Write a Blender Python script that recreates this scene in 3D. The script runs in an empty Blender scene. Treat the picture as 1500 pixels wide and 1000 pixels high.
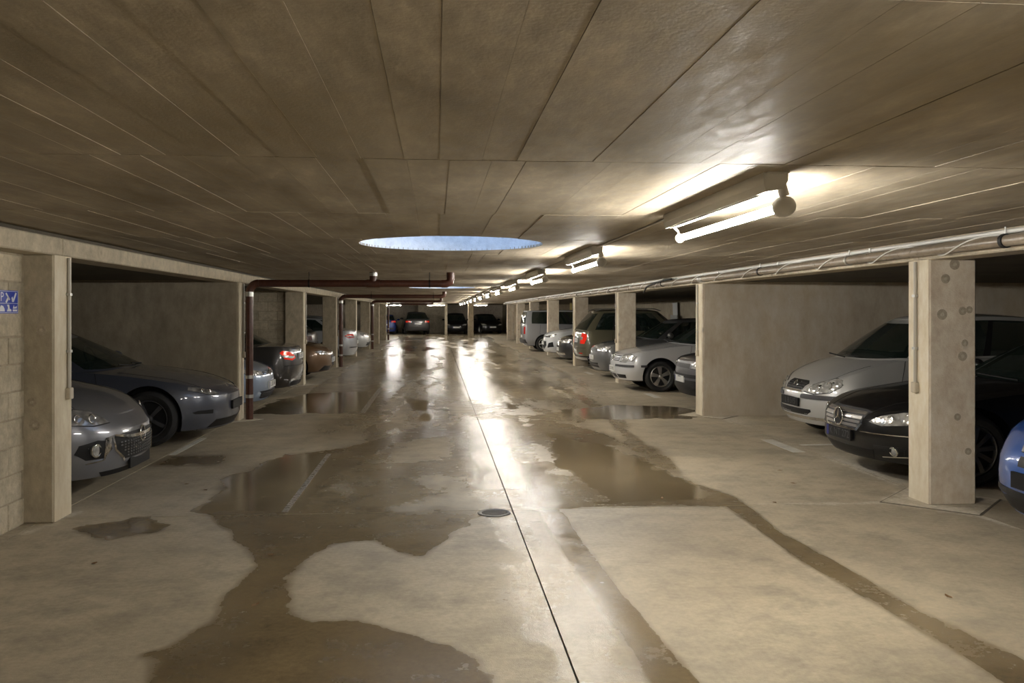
import bpy, bmesh, math, random
import numpy as np
from mathutils import Vector, Matrix
from mathutils.bvhtree import BVHTree
random.seed(7)
sc = bpy.context.scene
COL = sc.collection
PI = math.pi
# ------------------------------------------------------------------ camera, world, exposure
cam_d = bpy.data.cameras.new('camera'); cam = bpy.data.objects.new('camera', cam_d); COL.objects.link(cam)
cam_d.sensor_width = 36.0; cam_d.lens = 30.48; cam_d.shift_y = -43 / 1500
cam_d.clip_start = 0.05; cam_d.clip_end = 300
cam.location = (0, 0, 1.62); cam.rotation_euler = (PI / 2, 0, -math.atan(110 / 1270))
sc.camera = cam
w = bpy.data.worlds.new('dusk_sky'); sc.world = w; w.use_nodes = True
bg = w.node_tree.nodes['Background']; bg.inputs[0].default_value = (0.42, 0.62, 1.0, 1); bg.inputs[1].default_value = 4.5
vs = sc.view_settings; vs.view_transform = 'Standard'; vs.look = 'None'; vs.gamma = 1.0; vs.use_curve_mapping = False
vs.exposure = 0.22
TUBE = 205.0          # radiance of the fluorescent tubes

# ------------------------------------------------------------------ dimensions of the garage (metres)
XL, XR = -2.93, 4.11           # aisle faces of the two pillar rows
ZC, ZB, ZBAY = 2.23, 2.06, 2.09  # aisle ceiling, underside of the edge beams, bay ceiling
BL, BR = -8.5, 9.7             # back walls of the bays
BAY = 6.25
def pil_y(n): return 6.93 + BAY * (n - 1)      # near face of pillar n (1 = nearest in view)

# ------------------------------------------------------------------ material helpers
MATS = {}
def nm(name):
    m = bpy.data.materials.new(name); m.use_nodes = True
    return m, m.node_tree, m.node_tree.nodes['Principled BSDF']
def simple(name, col, rough=0.5, metal=0.0, coat=0.0, emis=None, es=0.0, alpha=1.0, spec=0.5):
    if name in MATS: return MATS[name]
    m, nt, b = nm(name)
    b.inputs['Base Color'].default_value = (*col, 1); b.inputs['Roughness'].default_value = rough
    b.inputs['Metallic'].default_value = metal; b.inputs['Coat Weight'].default_value = coat
    b.inputs['Coat Roughness'].default_value = 0.04; b.inputs['Specular IOR Level'].default_value = spec
    if emis: b.inputs['Emission Color'].default_value = (*emis, 1); b.inputs['Emission Strength'].default_value = es
    b.inputs['Alpha'].default_value = alpha
    MATS[name] = m; return m
def paint(name, col, metal=0.35, rough=0.32):
    if name in MATS: return MATS[name]
    m, nt, b = nm(name)
    n = nt.nodes.new('ShaderNodeTexNoise'); n.inputs['Scale'].default_value = 9.0; n.inputs['Detail'].default_value = 6
    tc = nt.nodes.new('ShaderNodeTexCoord'); nt.links.new(tc.outputs['Object'], n.inputs['Vector'])
    r = nt.nodes.new('ShaderNodeMapRange'); nt.links.new(n.outputs['Fac'], r.inputs['Value'])
    r.inputs['To Min'].default_value = rough - 0.06; r.inputs['To Max'].default_value = rough + 0.1
    nt.links.new(r.outputs[0], b.inputs['Roughness'])
    b.inputs['Base Color'].default_value = (*col, 1); b.inputs['Metallic'].default_value = metal * .6
    dk = max(col) < .02
    b.inputs['Coat Weight'].default_value = 0.45 if dk else 1.0; b.inputs['Specular IOR Level'].default_value = 0.25 if dk else 0.5; b.inputs['Coat Roughness'].default_value = 0.02; b.inputs['Coat IOR'].default_value = 1.55
    MATS[name] = m; return m
def concrete(name, c1, c2, rough=0.75, scale=1.0, stretch=(1, 1, 1), bump=0.25, spots=0.0, c3=None, rnd=0.0, spec=0.35, rvar=0.12):
    if name in MATS: return MATS[name]
    m, nt, b = nm(name); N = nt.nodes.new; K = nt.links.new
    geo = N('ShaderNodeNewGeometry'); mp = N('ShaderNodeMapping'); K(geo.outputs['Position'], mp.inputs['Vector'])
    mp.inputs['Scale'].default_value = stretch
    n1 = N('ShaderNodeTexNoise'); n1.inputs['Scale'].default_value = 0.9 * scale; n1.inputs['Detail'].default_value = 8; n1.inputs['Roughness'].default_value = 0.62
    n2 = N('ShaderNodeTexNoise'); n2.inputs['Scale'].default_value = 7.0 * scale; n2.inputs['Detail'].default_value = 6; n2.inputs['Roughness'].default_value = 0.7
    n3 = N('ShaderNodeTexNoise'); n3.inputs['Scale'].default_value = 90.0; n3.inputs['Detail'].default_value = 3
    for n in (n1, n2): K(mp.outputs[0], n.inputs['Vector'])
    K(geo.outputs['Position'], n3.inputs['Vector'])
    mix = N('ShaderNodeMix'); mix.data_type = 'RGBA'; mix.inputs['A'].default_value = (*c1, 1); mix.inputs['B'].default_value = (*c2, 1)
    r1 = N('ShaderNodeMapRange'); r1.inputs['From Min'].default_value = 0.32; r1.inputs['From Max'].default_value = 0.68
    K(n1.outputs['Fac'], r1.inputs['Value']); K(r1.outputs[0], mix.inputs['Factor'])
    mix2 = N('ShaderNodeMix'); mix2.data_type = 'RGBA'; mix2.blend_type = 'OVERLAY'; mix2.inputs['Factor'].default_value = 0.24
    K(mix.outputs['Result'], mix2.inputs['A']); K(n2.outputs['Color'], mix2.inputs['B'])
    hsv = N('ShaderNodeHueSaturation'); hsv.inputs['Saturation'].default_value = 0.0
    rc = N('ShaderNodeMapRange'); rc.inputs['From Min'].default_value = 0.30; rc.inputs['From Max'].default_value = 0.68; K(n2.outputs['Fac'], rc.inputs['Value']); K(rc.outputs[0], hsv.inputs['Color']); K(hsv.outputs[0], mix2.inputs['B'])
    out = mix2.outputs['Result']
    if c3:                                   # broad stains
        n4 = N('ShaderNodeTexNoise'); n4.inputs['Scale'].default_value = 0.55; n4.inputs['Detail'].default_value = 5; K(geo.outputs['Position'], n4.inputs['Vector'])
        r4 = N('ShaderNodeMapRange'); r4.inputs['From Min'].default_value = 0.5; r4.inputs['From Max'].default_value = 0.72; K(n4.outputs['Fac'], r4.inputs['Value'])
        m4 = N('ShaderNodeMix'); m4.data_type = 'RGBA'; K(out, m4.inputs['A']); m4.inputs['B'].default_value = (*c3, 1)
        sc4 = N('ShaderNodeMath'); sc4.operation = 'MULTIPLY'; sc4.inputs[1].default_value = 0.6; K(r4.outputs[0], sc4.inputs[0]); K(sc4.outputs[0], m4.inputs['Factor'])
        out = m4.outputs['Result']
    if spots:                                # tie-hole rings and pock marks
        v = N('ShaderNodeTexVoronoi'); v.inputs['Scale'].default_value = spots; K(geo.outputs['Position'], v.inputs['Vector'])
        rs = N('ShaderNodeMapRange'); rs.inputs['From Min'].default_value = 0.05; rs.inputs['From Max'].default_value = 0.16; rs.inputs['To Min'].default_value = 0.62; rs.inputs['To Max'].default_value = 1.0
        K(v.outputs['Distance'], rs.inputs['Value'])
        m5 = N('ShaderNodeMix'); m5.data_type = 'RGBA'; m5.blend_type = 'MULTIPLY'; m5.inputs['Factor'].default_value = 1.0
        K(out, m5.inputs['A']); K(rs.outputs[0], m5.inputs['B']); out = m5.outputs['Result']
    if rnd:
        oi = N('ShaderNodeObjectInfo'); rr = N('ShaderNodeMapRange'); K(oi.outputs['Random'], rr.inputs['Value'])
        rr.inputs['To Min'].default_value = 1 - rnd; rr.inputs['To Max'].default_value = 1 + rnd
        m6 = N('ShaderNodeMix'); m6.data_type = 'RGBA'; m6.blend_type = 'MULTIPLY'; m6.inputs['Factor'].default_value = 1.0
        K(out, m6.inputs['A']); K(rr.outputs[0], m6.inputs['B']); out = m6.outputs['Result']
    K(out, b.inputs['Base Color'])
    rr2 = N('ShaderNodeMapRange'); K(n2.outputs['Fac'], rr2.inputs['Value']); rr2.inputs['From Min'].default_value = 0.3; rr2.inputs['From Max'].default_value = 0.7
    rr2.inputs['To Min'].default_value = rough - rvar; rr2.inputs['To Max'].default_value = rough + rvar; K(rr2.outputs[0], b.inputs['Roughness'])
    b.inputs['Specular IOR Level'].default_value = spec
    bp = N('ShaderNodeBump'); bp.inputs['Strength'].default_value = bump; bp.inputs['Distance'].default_value = 0.01
    ad = N('ShaderNodeMath'); ad.operation = 'ADD'; K(n2.outputs['Fac'], ad.inputs[0]); K(n3.outputs['Fac'], ad.inputs[1]); K(ad.outputs[0], bp.inputs['Height'])
    K(bp.outputs[0], b.inputs['Normal'])
    MATS[name] = m; return m

M_CEIL = concrete('board_marked_concrete', (0.200, 0.163, 0.110), (0.40, 0.345, 0.262), 0.62, 1.3, (2.6, 0.9, 1), 0.10, rnd=0.07, c3=(0.255, 0.205, 0.125), spec=0.3, rvar=0.16)
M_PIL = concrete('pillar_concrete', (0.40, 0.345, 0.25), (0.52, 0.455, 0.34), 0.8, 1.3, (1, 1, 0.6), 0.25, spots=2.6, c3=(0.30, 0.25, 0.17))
M_PILR = concrete('lit_pillar_concrete', (0.57, 0.49, 0.385), (0.72, 0.635, 0.51), 0.8, 1.6, (1, 1, 0.7), 0.3, spots=3.1, c3=(0.42, 0.36, 0.27))  # pillar concrete with extra lamp brightness put into the colour
M_WALLR = concrete('lit_wall_concrete', (0.60, 0.525, 0.42), (0.76, 0.675, 0.55), 0.85, 0.8, (1, 1, 0.5), 0.25, c3=(0.44, 0.385, 0.295))  # wall concrete lightened, standing in for more tube light on the right
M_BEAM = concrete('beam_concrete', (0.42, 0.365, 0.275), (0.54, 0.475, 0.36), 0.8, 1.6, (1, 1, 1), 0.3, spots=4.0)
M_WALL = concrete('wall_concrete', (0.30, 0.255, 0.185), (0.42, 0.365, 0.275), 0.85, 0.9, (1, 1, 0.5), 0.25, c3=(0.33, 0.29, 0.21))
M_BLOCK = concrete('block_concrete', (0.40, 0.345, 0.25), (0.52, 0.46, 0.35), 0.9, 2.2, (1, 1, 1), 0.5, rnd=0.1)
M_MORTAR = concrete('mortar', (0.34, 0.29, 0.21), (0.42, 0.36, 0.27), 0.95, 2.0)
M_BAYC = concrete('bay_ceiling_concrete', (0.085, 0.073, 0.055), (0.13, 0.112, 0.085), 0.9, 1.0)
M_SHAFT = concrete('shaft_concrete', (0.55, 0.56, 0.56), (0.72, 0.73, 0.73), 0.85, 2.0, spots=6.0)
M_DARK = simple('joint_dark', (0.05, 0.042, 0.032), 0.9)
M_RUBBER = simple('tyre_rubber', (0.018, 0.018, 0.019), 0.75)
M_BLACK = simple('black_plastic', (0.012, 0.012, 0.013), 0.5, spec=0.25)
M_TRIM = simple('dark_grey_plastic', (0.05, 0.05, 0.055), 0.5)
M_CHROME = simple('chrome', (0.80, 0.80, 0.80), 0.12, 1.0)
M_ALLOY = simple('alloy', (0.62, 0.61, 0.60), 0.3, 0.9)
M_ALLOYD = simple('dark_alloy', (0.22, 0.22, 0.23), 0.35, 0.9)
M_GLASS = simple('tinted_glass', (0.012, 0.022, 0.018), 0.04, 0, 0.0, alpha=0.72, spec=0.7)
M_LENS = simple('headlamp_lens', (0.62, 0.62, 0.60), 0.14, 0.35, 1.0)
M_LENSD = simple('dark_headlamp_lens', (0.34, 0.34, 0.34), 0.12, 0.4, 1.0)
M_REFL = simple('lamp_reflector', (0.95, 0.95, 0.95), 0.12, 0.9, 1.0)
M_RED = simple('red_lens', (0.62, 0.012, 0.008), 0.12, 0.0, 1.0)
M_REDLIT = simple('lit_red_lens', (0.7, 0.02, 0.01), 0.15, 0.0, 1.0, (1.0, 0.03, 0.01), 0.25)
M_WHITE = simple('white_enamel', (0.78, 0.77, 0.74), 0.4)
M_PLATE = simple('white_number_plate', (0.72, 0.72, 0.70), 0.35)
M_PLATED = simple('dark_number_plate', (0.010, 0.010, 0.011), 0.55, spec=0.2)
M_PTXT = simple('plate_letters', (0.006, 0.006, 0.007), 0.4)
M_PTXT2 = simple('grey_plate_letters', (0.035, 0.035, 0.037), 0.5)
M_PBLUE = simple('plate_blue_band', (0.01, 0.02, 0.20), 0.4)
M_PVC = concrete('brown_pvc', (0.055, 0.017, 0.010), (0.085, 0.030, 0.018), 0.38, 3.0, (1, 1, 1), 0.05, spec=0.5)
M_ZINC = simple('zinc_steel', (0.52, 0.52, 0.50), 0.35, 0.8)
M_GREYPIPE = concrete('grey_steel_pipe', (0.20, 0.155, 0.11), (0.30, 0.25, 0.19), 0.35, 3.0, (1, 1, 1), 0.05, spec=0.6)
M_TUBE = simple('fluorescent_tube', (0.9, 0.9, 0.9), 0.3, emis=(1.0, 0.955, 0.87), es=TUBE)
M_HOUS = simple('lamp_housing', (0.62, 0.60, 0.55), 0.45)
M_SEAT = simple('seat_fabric', (0.03, 0.03, 0.032), 0.9)

for m_ in (M_LENS, M_LENSD, M_RED, M_REDLIT):
    nt = m_.node_tree; v = nt.nodes.new('ShaderNodeTexVoronoi'); v.inputs['Scale'].default_value = 22; tc = nt.nodes.new('ShaderNodeTexCoord'); nt.links.new(tc.outputs['Object'], v.inputs['Vector'])
    bp = nt.nodes.new('ShaderNodeBump'); bp.inputs['Strength'].default_value = 0.55; bp.inputs['Distance'].default_value = 0.012; nt.links.new(v.outputs['Distance'], bp.inputs['Height'])
    nt.links.new(bp.outputs[0], nt.nodes['Principled BSDF'].inputs['Normal'])
    if m_ in (M_LENS, M_LENSD):
        bs = nt.nodes['Principled BSDF']; cl = bs.inputs['Base Color'].default_value; mx = nt.nodes.new('ShaderNodeMix'); mx.data_type = 'RGBA'
        mx.inputs['A'].default_value = (cl[0] * 1.35, cl[1] * 1.35, cl[2] * 1.35, 1); mx.inputs['B'].default_value = (cl[0] * .35, cl[1] * .35, cl[2] * .35, 1)
        v2 = nt.nodes.new('ShaderNodeTexVoronoi'); v2.inputs['Scale'].default_value = 14; nt.links.new(tc.outputs['Object'], v2.inputs['Vector']); nt.links.new(v2.outputs['Distance'], mx.inputs['Factor']); nt.links.new(mx.outputs['Result'], bs.inputs['Base Color'])
# ------------------------------------------------------------------ object helpers
def link(name, me, parent=None, mats=()):
    o = bpy.data.objects.new(name, me); COL.objects.link(o)
    for m in (mats if isinstance(mats, (list, tuple)) else [mats]): me.materials.append(m)
    if parent: o.parent = parent
    return o
def tag(o, label=None, cat=None, group=None, kind=None):
    if label: o['label'] = label
    if cat: o['category'] = cat
    if group: o['group'] = group
    if kind: o['kind'] = kind
    return o
def empty(name, loc=(0, 0, 0), rz=0.0):
    o = bpy.data.objects.new(name, None); COL.objects.link(o); o.location = loc; o.rotation_euler = (0, 0, rz); o.empty_display_size = 0.2
    return o
ORD = ['nearest', 'second', 'third', 'fourth', 'fifth', 'sixth', 'seventh', 'eighth', 'ninth', 'tenth', 'eleventh', 'twelfth', 'thirteenth', 'fourteenth', 'fifteenth']
class MB:
    def __init__(s): s.v = []; s.f = []
    def add(s, vs, fs):
        b = len(s.v); s.v += [tuple(p) for p in vs]; s.f += [tuple(b + i for i in q) for q in fs]; return s
    def box(s, a, b, bev=0.0):
        (x0, y0, z0), (x1, y1, z1) = a, b
        if bev <= 0:
            return s.add([(x0, y0, z0), (x1, y0, z0), (x1, y1, z0), (x0, y1, z0), (x0, y0, z1), (x1, y0, z1), (x1, y1, z1), (x0, y1, z1)],
                         [(0, 3, 2, 1), (4, 5, 6, 7), (0, 1, 5, 4), (1, 2, 6, 5), (2, 3, 7, 6), (3, 0, 4, 7)])
        bm = bmesh.new(); bmesh.ops.create_cube(bm, size=1, matrix=Matrix.Translation(((x0 + x1) / 2, (y0 + y1) / 2, (z0 + z1) / 2)) @ Matrix.Diagonal((x1 - x0, y1 - y0, z1 - z0, 1)))
        bmesh.ops.bevel(bm, geom=bm.edges[:], offset=bev, segments=1, affect='EDGES'); return s.bm(bm)
    def bm(s, bm, M=None):
        bm.verts.ensure_lookup_table(); bm.verts.index_update()
        s.add([(M @ v.co if M else v.co) for v in bm.verts], [[v.index for v in f.verts] for f in bm.faces]); bm.free(); return s
    def tube(s, pts, r, n=10, caps=True):
        pts = [Vector(p) for p in pts]; k = len(pts); vs, fs = [], []
        t = (pts[1] - pts[0]).normalized(); up = Vector((0, 0, 1)) if abs(t.z) < .9 else Vector((1, 0, 0)); u = t.cross(up).normalized()
        for i in range(k):
            t = ((pts[min(i + 1, k - 1)] - pts[i]).normalized() + (pts[i] - pts[max(i - 1, 0)]).normalized()).normalized()
            u = (u - t * u.dot(t)).normalized(); w_ = t.cross(u); rr = r[i] if isinstance(r, (list, tuple)) else r
            for j in range(n):
                a = 2 * PI * j / n; vs.append(pts[i] + (u * math.cos(a) + w_ * math.sin(a)) * rr)
        for i in range(k - 1):
            for j in range(n): fs.append((i * n + j, i * n + (j + 1) % n, (i + 1) * n + (j + 1) % n, (i + 1) * n + j))
        if caps: fs += [tuple(range(n - 1, -1, -1)), tuple((k - 1) * n + j for j in range(n))]
        return s.add(vs, fs)
    def lathe(s, prof, n=24, M=None, closed=False):       # prof: (r, h) about local +Y axis (h along y)
        vs, fs = [], []; k = len(prof)
        for j in range(n):
            a = 2 * PI * j / n
            for r, h in prof:
                p = Vector((r * math.cos(a), h, r * math.sin(a))); vs.append(M @ p if M else p)
        for j in range(n):
            for i in range(k if closed else k - 1):
                i2 = (i + 1) % k; fs.append((j * k + i, j * k + i2, ((j + 1) % n) * k + i2, ((j + 1) % n) * k + i))
        return s.add(vs, fs)
    def prism(s, poly, a, b, axis='z'):                     # polygon extruded between a and b
        n = len(poly)
        def P(p, h): return {'z': (p[0], p[1], h), 'x': (h, p[0], p[1]), 'y': (p[0], h, p[1])}[axis]
        vs = [P(p, a) for p in poly] + [P(p, b) for p in poly]
        return s.add(vs, [tuple(range(n - 1, -1, -1)), tuple(range(n, 2 * n))] + [(i, (i + 1) % n, n + (i + 1) % n, n + i) for i in range(n)])
    def mesh(s, name, smooth=None, fix=True):
        me = bpy.data.meshes.new(name); me.from_pydata(s.v, [], s.f); me.update()
        if fix:
            bm = bmesh.new(); bm.from_mesh(me); bmesh.ops.recalc_face_normals(bm, faces=bm.faces[:]); bm.to_mesh(me); bm.free()
        if smooth is not None:
            me.polygons.foreach_set('use_smooth', [True] * len(me.polygons)); me.set_sharp_from_angle(angle=math.radians(smooth))
        return me
    def build(s, name, mat, parent=None, smooth=None): return link(name, s.mesh(name, smooth), parent, mat)
def text_mesh(txt, size, M, depth=0.001):
    cu = bpy.data.curves.new('txt', 'FONT'); cu.body = txt; cu.size = size; cu.align_x = 'CENTER'; cu.align_y = 'CENTER'; cu.extrude = depth; cu.resolution_u = 3
    o = bpy.data.objects.new('txt', cu); COL.objects.link(o)
    me = bpy.data.meshes.new_from_object(o.evaluated_get(bpy.context.evaluated_depsgraph_get()))
    bpy.data.objects.remove(o); bpy.data.curves.remove(cu); me.transform(M); return me
# ================================================================== THE GARAGE
# ---- floor: slabs with open joints, wetness stored as a surface attribute
def vnoise(x, y, seed=0):
    xi = np.floor(x).astype(np.int64); yi = np.floor(y).astype(np.int64); xf = x - xi; yf = y - yi
    def hsh(a, b):
        n = (a * 374761393 + b * 668265263 + seed * 1442695041) & 0x7fffffff; n = ((n ^ (n >> 13)) * 1274126177) & 0x7fffffff
        return ((n ^ (n >> 16)) & 0xffff) / 65535.0
    u = xf * xf * (3 - 2 * xf); v = yf * yf * (3 - 2 * yf)
    return (hsh(xi, yi) * (1 - u) + hsh(xi + 1, yi) * u) * (1 - v) + (hsh(xi, yi + 1) * (1 - u) + hsh(xi + 1, yi + 1) * u) * v
def fbm(x, y, seed=0, o=4):
    s = 0; a = 0.5
    for i in range(o): s = s + a * vnoise(x * 2 ** i, y * 2 ** i, seed + i); a *= 0.5
    return s / (1 - 0.5 ** o)
def sdist(X, Y, poly):
    p = np.array(poly); q = np.roll(p, -1, 0); d = np.full(X.shape, 1e9); ins = np.zeros(X.shape, bool)
    for (ax, ay), (bx, by) in zip(p, q):
        ex, ey = bx - ax, by - ay; t = np.clip(((X - ax) * ex + (Y - ay) * ey) / (ex * ex + ey * ey + 1e-12), 0, 1)
        d = np.minimum(d, (X - ax - t * ex) ** 2 + (Y - ay - t * ey) ** 2)
        c = ((ay > Y) != (by > Y)) & (X < ex * (Y - ay) / (ey if abs(ey) > 1e-9 else 1e-9) + ax); ins ^= c
    d = np.sqrt(d); return np.where(ins, -d, d)
WET_A = [(-1.21, 3.5), (-1.29, 4.15), (-1.4, 4.24), (-1.28, 4.43), (-1.18, 4.71), (-1.18, 5.23), (-1.21, 5.79), (-1.4, 6.32), (-1.59, 6.69), (-1.89, 7.26), (-2.03, 8.27), (-1.99, 9.27), (-1.66, 10.02), (-1.14, 10.53), (-0.71, 11.35), (-0.21, 13.52), (0.68, 14.38), (1.69, 13.35), (2.21, 11.61), (2.46, 9.91), (2.44, 9.05), (2.42, 8.05), (2.6, 7.54), (2.58, 7.2), (2.46, 7.03), (2.04, 7.07), (1.25, 7.14), (0.83, 7.02), (0.55, 7.2), (0.27, 6.79), (0.1, 6.19), (-0.07, 5.62), (-0.18, 5.78), (-0.44, 6.24), (-0.68, 6.08), (-0.81, 5.84), (-0.91, 5.47), (-0.88, 5.18), (-0.77, 4.78), (-0.66, 4.64), (-0.48, 4.63), (-0.33, 4.54), (0.03, 4.23), (0.19, 4.05), (0.25, 3.85), (0.2, 3.5)]
WET_B = [(2.4, 7.09), (2.36, 5.5), (2.42, 4.58), (2.45, 3.87), (2.48, 3.0), (2.75, 3.0), (2.73, 3.83), (2.62, 4.56), (2.59, 5.36), (2.54, 6.25), (2.6, 6.92), (2.61, 7.57)]
WET_C = [(0.84, 7.1), (0.84, 5.81), (0.89, 4.77), (0.93, 4.05), (0.93, 3.0), (1.24, 3.0), (1.11, 4.12), (1.08, 4.7), (1.03, 5.88), (1.02, 7.08)]
WET_F = [(-2.7, 6.63), (-2.63, 6.83), (-2.29, 7.01), (-2.02, 6.82), (-2.02, 6.57), (-2.35, 6.35)]
WET_G = [(-3.0, 9.45), (-3.0, 10.05), (-2.29, 10.13), (-2.2, 9.41)]
PUD = [WET_F,
       [(-3.0, 14.12), (-3.0, 15.81), (-2.6, 17.44), (-1.29, 18.07), (-1.07, 14.53), (-1.52, 13.99)],
       [(-1.89, 7.26), (-2.03, 8.27), (-1.99, 9.27), (-1.66, 10.02), (-1.23, 10.08), (-0.97, 8.95), (-1.04, 7.94), (-1.1, 7.14)],
       [(2.03, 14.27), (3.2, 15.0), (4.2, 14.38), (4.3, 13.47), (3.78, 12.84), (2.16, 12.97)],
       [(1.5, 7.3), (2.4, 7.3), (2.3, 8.6), (2.0, 10.4), (1.5, 11.5), (1.3, 9.0)]]
DRY = [[(-0.27, 8.12), (-0.23, 8.45), (0.0, 8.64), (0.33, 8.54), (0.25, 8.08), (0.0, 7.97)],
       [(-0.3, 7.2), (0.4, 7.1), (0.75, 7.3), (0.7, 7.9), (0.2, 7.75)], [(0.9, 9.2), (1.3, 9.4), (1.2, 10.6), (0.8, 10.4)],
       [(-0.6, 9.4), (0.1, 9.5), (0.2, 11.2), (-0.4, 10.8)]]
FILM = [(.50, 2.5), (.86, 2.5), (.92, 5), (.98, 7.0), (1.15, 8.5), (1.2, 13), (.2, 13), (.2, 9), (.40, 7.3), (.47, 5)]
def ss(x, a, b): t = np.clip((x - a) / (b - a), 0, 1); return t * t * (3 - 2 * t)
SALT = [((2.75, 7.10), (3.3, 7.08)), ((3.3, 7.08), (3.78, 7.06)), ((3.78, 7.06), (4.3, 6.52)), ((3.78, 7.06), (4.15, 7.45)), ((4.3, 6.5), (4.34, 6.2)), ((4.30, 7.8), (4.34, 9.4)), ((4.33, 12.2), (4.34, 13.1)), ((-3.0, 6.6), (-2.9, 7.3)), ((3.6, 20), (4.3, 19.6)), ((3.7, 26.2), (4.3, 25.7))]
def salt_mask(X, Y):
    d = np.full(X.shape, 9.0)
    for (ax, ay), (bx, by) in SALT:
        ex, ey = bx - ax, by - ay; t = np.clip(((X - ax) * ex + (Y - ay) * ey) / (ex * ex + ey * ey), 0, 1); d = np.minimum(d, np.hypot(X - ax - t * ex, Y - ay - t * ey))
    return ss(-(d + (fbm(X * 9, Y * 9, 61) - .5) * .12), -.06, .02)
def wetness(X, Y):
    wob = (fbm(X * 3, Y * 2.2, 3) - .5) * 0.30 + (fbm(X * 11, Y * 8, 5) - .5) * 0.10
    s = np.full(X.shape, 9.0)
    wet = np.zeros(X.shape); soft = 0.035 + 0.09 * ss(Y, 6.5, 10.0)
    for p, wk, sk in ((WET_A, .6, 1), (WET_B, .12, .5), (WET_C, .15, .6), (WET_F, .5, 1), (WET_G, .5, 1.5)):
        d_ = -(sdist(X, Y, p) + wob * wk); wet = np.maximum(wet, np.clip((d_ + soft * sk) / (2 * soft * sk), 0, 1))
    wet = wet * (0.80 + 0.35 * ss(fbm(X * 1.6, Y * .9, 41), .3, .65)) * (1 - 0.45 * ss(fbm(X * 2.3 + 7, Y * .8, 47), .52, .72) * ss(Y, 7.1, 8.5))
    for p in DRY: wet = wet * (1 - 0.7 * ss(-(sdist(X, Y, p) + wob * 1.6), -0.22, 0.15))
    # damp tracks and film running down the lane further in
    st = fbm(X * 1.7 + fbm(X, Y * .3, 9) * 2, Y * 0.22, 11); st2 = fbm(X * 3.1, Y * 0.6, 21)
    zone = ss(Y, 9.5, 13.5) * ss(-np.abs(X - 0.4), -2.7, -1.7)
    wet = np.maximum(wet, zone * (0.25 + 0.6 * ss(st * .65 + st2 * .35, 0.32, 0.62)))
    for xc in (-0.75, 0.95, 2.5):
        wet = np.maximum(wet, 0.75 * ss(-np.abs(X - xc - 0.25 * np.sin(Y * .35 + xc) + wob), -0.18, -0.08) * ss(Y, 7.5, 9) * ss(-Y, -34, -22))
    pud = np.zeros(X.shape)
    for p in PUD: pud = np.maximum(pud, ss(-(sdist(X, Y, p) + wob * 1.3), -0.05, 0.06))
    pud = np.maximum(pud, 0.8 * zone * ss(st2 * .5 + st * .5, 0.54, 0.70))
    wet = np.maximum(wet, pud * .85)
    film = ss(-(sdist(X, Y, FILM) + wob * 1.2), -0.10, 0.10) * (0.55 + 0.45 * ss(fbm(X * 6, Y * 3, 31), .35, .6))
    far = ss(Y, 12.5, 19) * ss(-np.abs(X - .4), -3.6, -2.6)
    return wet, pud, salt_mask(X, Y), np.maximum(film, far * (.5 + .5 * ss(st * .6 + st2 * .4, .32, .55)))
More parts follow.
